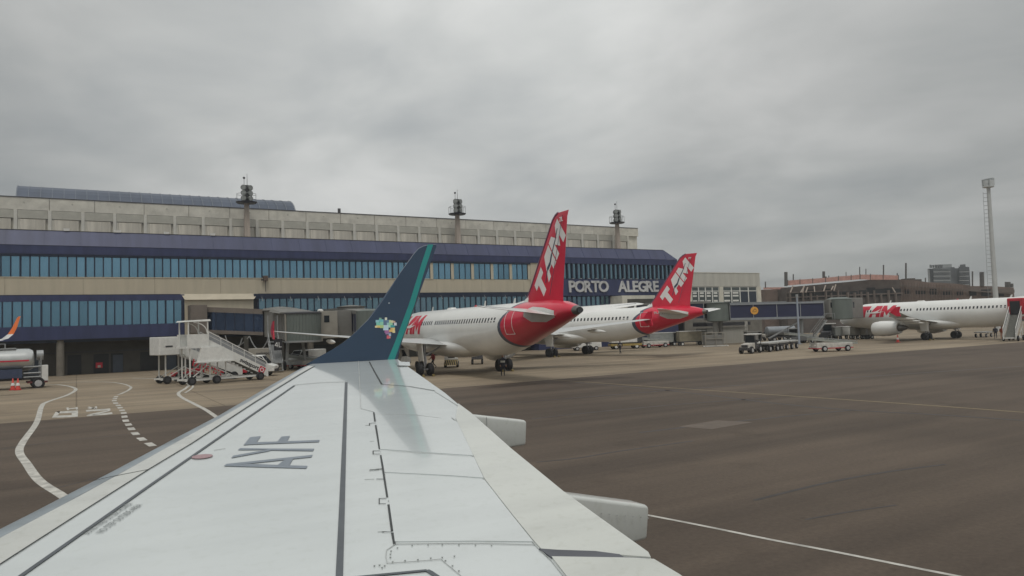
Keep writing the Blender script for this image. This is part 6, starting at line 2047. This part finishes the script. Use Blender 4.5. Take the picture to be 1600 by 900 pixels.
dbx.build('site_sheds', raw2, cs)

# office building far behind
DB = 420.0
ob = thing('office_building', 'distant grey office block with dark corners and roof lettering, behind the construction site', 'building', (0, 0, 0))
of_wall = M('office_grey_glass', (0.18, 0.195, 0.20), 0.25, metal=0.3, var=0.12, scale=.12)
of_dark = M('office_dark_bay', (0.065, 0.07, 0.076), 0.4, var=0.15)
of_light = M('office_pale_band', (0.26, 0.27, 0.27), 0.6, var=0.1)
ob_dir = Vector((ray(1482, 430).x, ray(1482, 430).y, 0)).normalized()
def vol(name, x0, y0, x1, y1, depth, mat, off=0, zb=None, par=None):
    a, b = far(x0, y0, DB+off), far(x1, y1, DB+off)
    zb_ = 0 if zb is None else far(x0, zb, DB+off).z
    k_ = ob_dir
    mb = MB().hexa([(a.x, a.y, zb_), (b.x, b.y, zb_), (b.x+k_.x*depth, b.y+k_.y*depth, zb_), (a.x+k_.x*depth, a.y+k_.y*depth, zb_), a, b, b+k_*depth, a+k_*depth])
    return mb.build(name, mat, par or ob)
vol('dark_corner', 1449.3, 420, 1458, 419.5, 22, of_dark, 2)
vol('corner_fin', 1450, 421, 1452, 421, 2, of_light, 0)
vol('front_block', 1458, 419, 1485, 417.5, 25, of_wall)
vol('dark_recess', 1485, 417.5, 1491.5, 417.3, 22, of_dark, 2.5)
vol('middle_block', 1491.5, 419, 1498, 419, 22, of_wall, 4)
vol('right_block', 1498, 416.5, 1514.5, 417, 24, of_dark, 1)
vol('roof_house', 1462, 413.4, 1487, 412.6, 12, of_light, 8, zb=420)
vol('roof_plant', 1500, 413.4, 1508.5, 413, 8, of_dark, 8, zb=418)
for k in range(8):
    y = 421.5+k*3.4
    for x0, x1 in ((1458.6, 1484.6), (1498.6, 1513.8)):
        a, b = far(x0, y, DB-.5), far(x1, y-.4, DB-.5)
        MB().beam(a, b, .6, .45).build('floor_band', of_light if k % 2 else of_dark, ob)
rt_ = MB()
for k in range(8):
    x = 1453.5+k*2.6
    a = far(x, 418.6, DB-1)
    rt_.beam(a, far(x, 413.6+(k % 3)*.5, DB-1), .55, .3).beam(far(x-.7, 414.4+(k % 2)*1.5, DB-1), far(x+.9, 414.4, DB-1), .4, .3)
rt_.build('roof_lettering', of_dark, ob)

# tall floodlight mast on the right
fm = thing('floodlight_mast', 'tall pale tapering floodlight mast with ladder rungs standing far right beyond the airliner', 'floodlight mast', (152.0, 75.0, 0))
X_ = at(1557, 470, 75.0)
fm.location = (far(1558.5, 505, 143).x, far(1558.5, 505, 143).y, 0)
pm_m = M('pale_mast_concrete', (0.46, 0.47, 0.46), 0.8, var=0.08, scale=.8)
MH = far(1547, 290, 143).z
MB().tube((0, 0, 0), (0, 0, MH), .50, .32, 14).build('shaft', pm_m, fm, 40)
MB().lathe((0, 0, MH-.2), (0, 0, 1), [(0, .5), (.1, 1.0), (1.35, 1.05), (1.5, .3)], 16).build('lamp_ring', M('pale_lamp_ring', (0.50, 0.52, 0.52), 0.5, var=0.1), fm, 30)
hd_ = MB().box(-.95, -.15, -.7, .7, MH+.3, MH+1.45).box(.15, 1.0, -.7, .7, MH+.4, MH+1.7)
hd_.build('lamp_housing', M('lamp_grey', (0.33, 0.35, 0.35), 0.5, var=0.1), fm)
ra = MB()
dl = -fw
z = 3.0
while z < MH-1:
    r_ = .50+(.32-.50)*z/MH
    ra.beam(dl*r_+up*z, dl*(r_+.75)+up*z, .07)
    z += .8
ra.beam(dl*1.5+up*3, dl*1.1+up*(MH-1), .05)
ra.build('ladder_rungs', steel, fm, kind='stuff')

# thin haze volume added to pale far buildings and lift the blacks
hz = MB().box(-910, 1310, -610, 1210, -1.2, 62).build('haze', M('tmp_haze', (1, 1, 1)))
hm = bpy.data.materials.new('haze_air')
hm.use_nodes = True
hm.node_tree.nodes.remove(hm.node_tree.nodes['Principled BSDF'])
pv_ = hm.node_tree.nodes.new('ShaderNodeVolumePrincipled')
pv_.inputs['Color'].default_value = (0.9, 0.93, 0.94, 1)
pv_.inputs['Density'].default_value = 0.00038
pv_.inputs['Anisotropy'].default_value = 0.2
hm.node_tree.links.new(pv_.outputs[0], [n for n in hm.node_tree.nodes if n.type == 'OUTPUT_MATERIAL'][0].inputs['Volume'])
hz.data.materials.clear()
hz.data.materials.append(hm)
hz['kind'] = 'stuff'
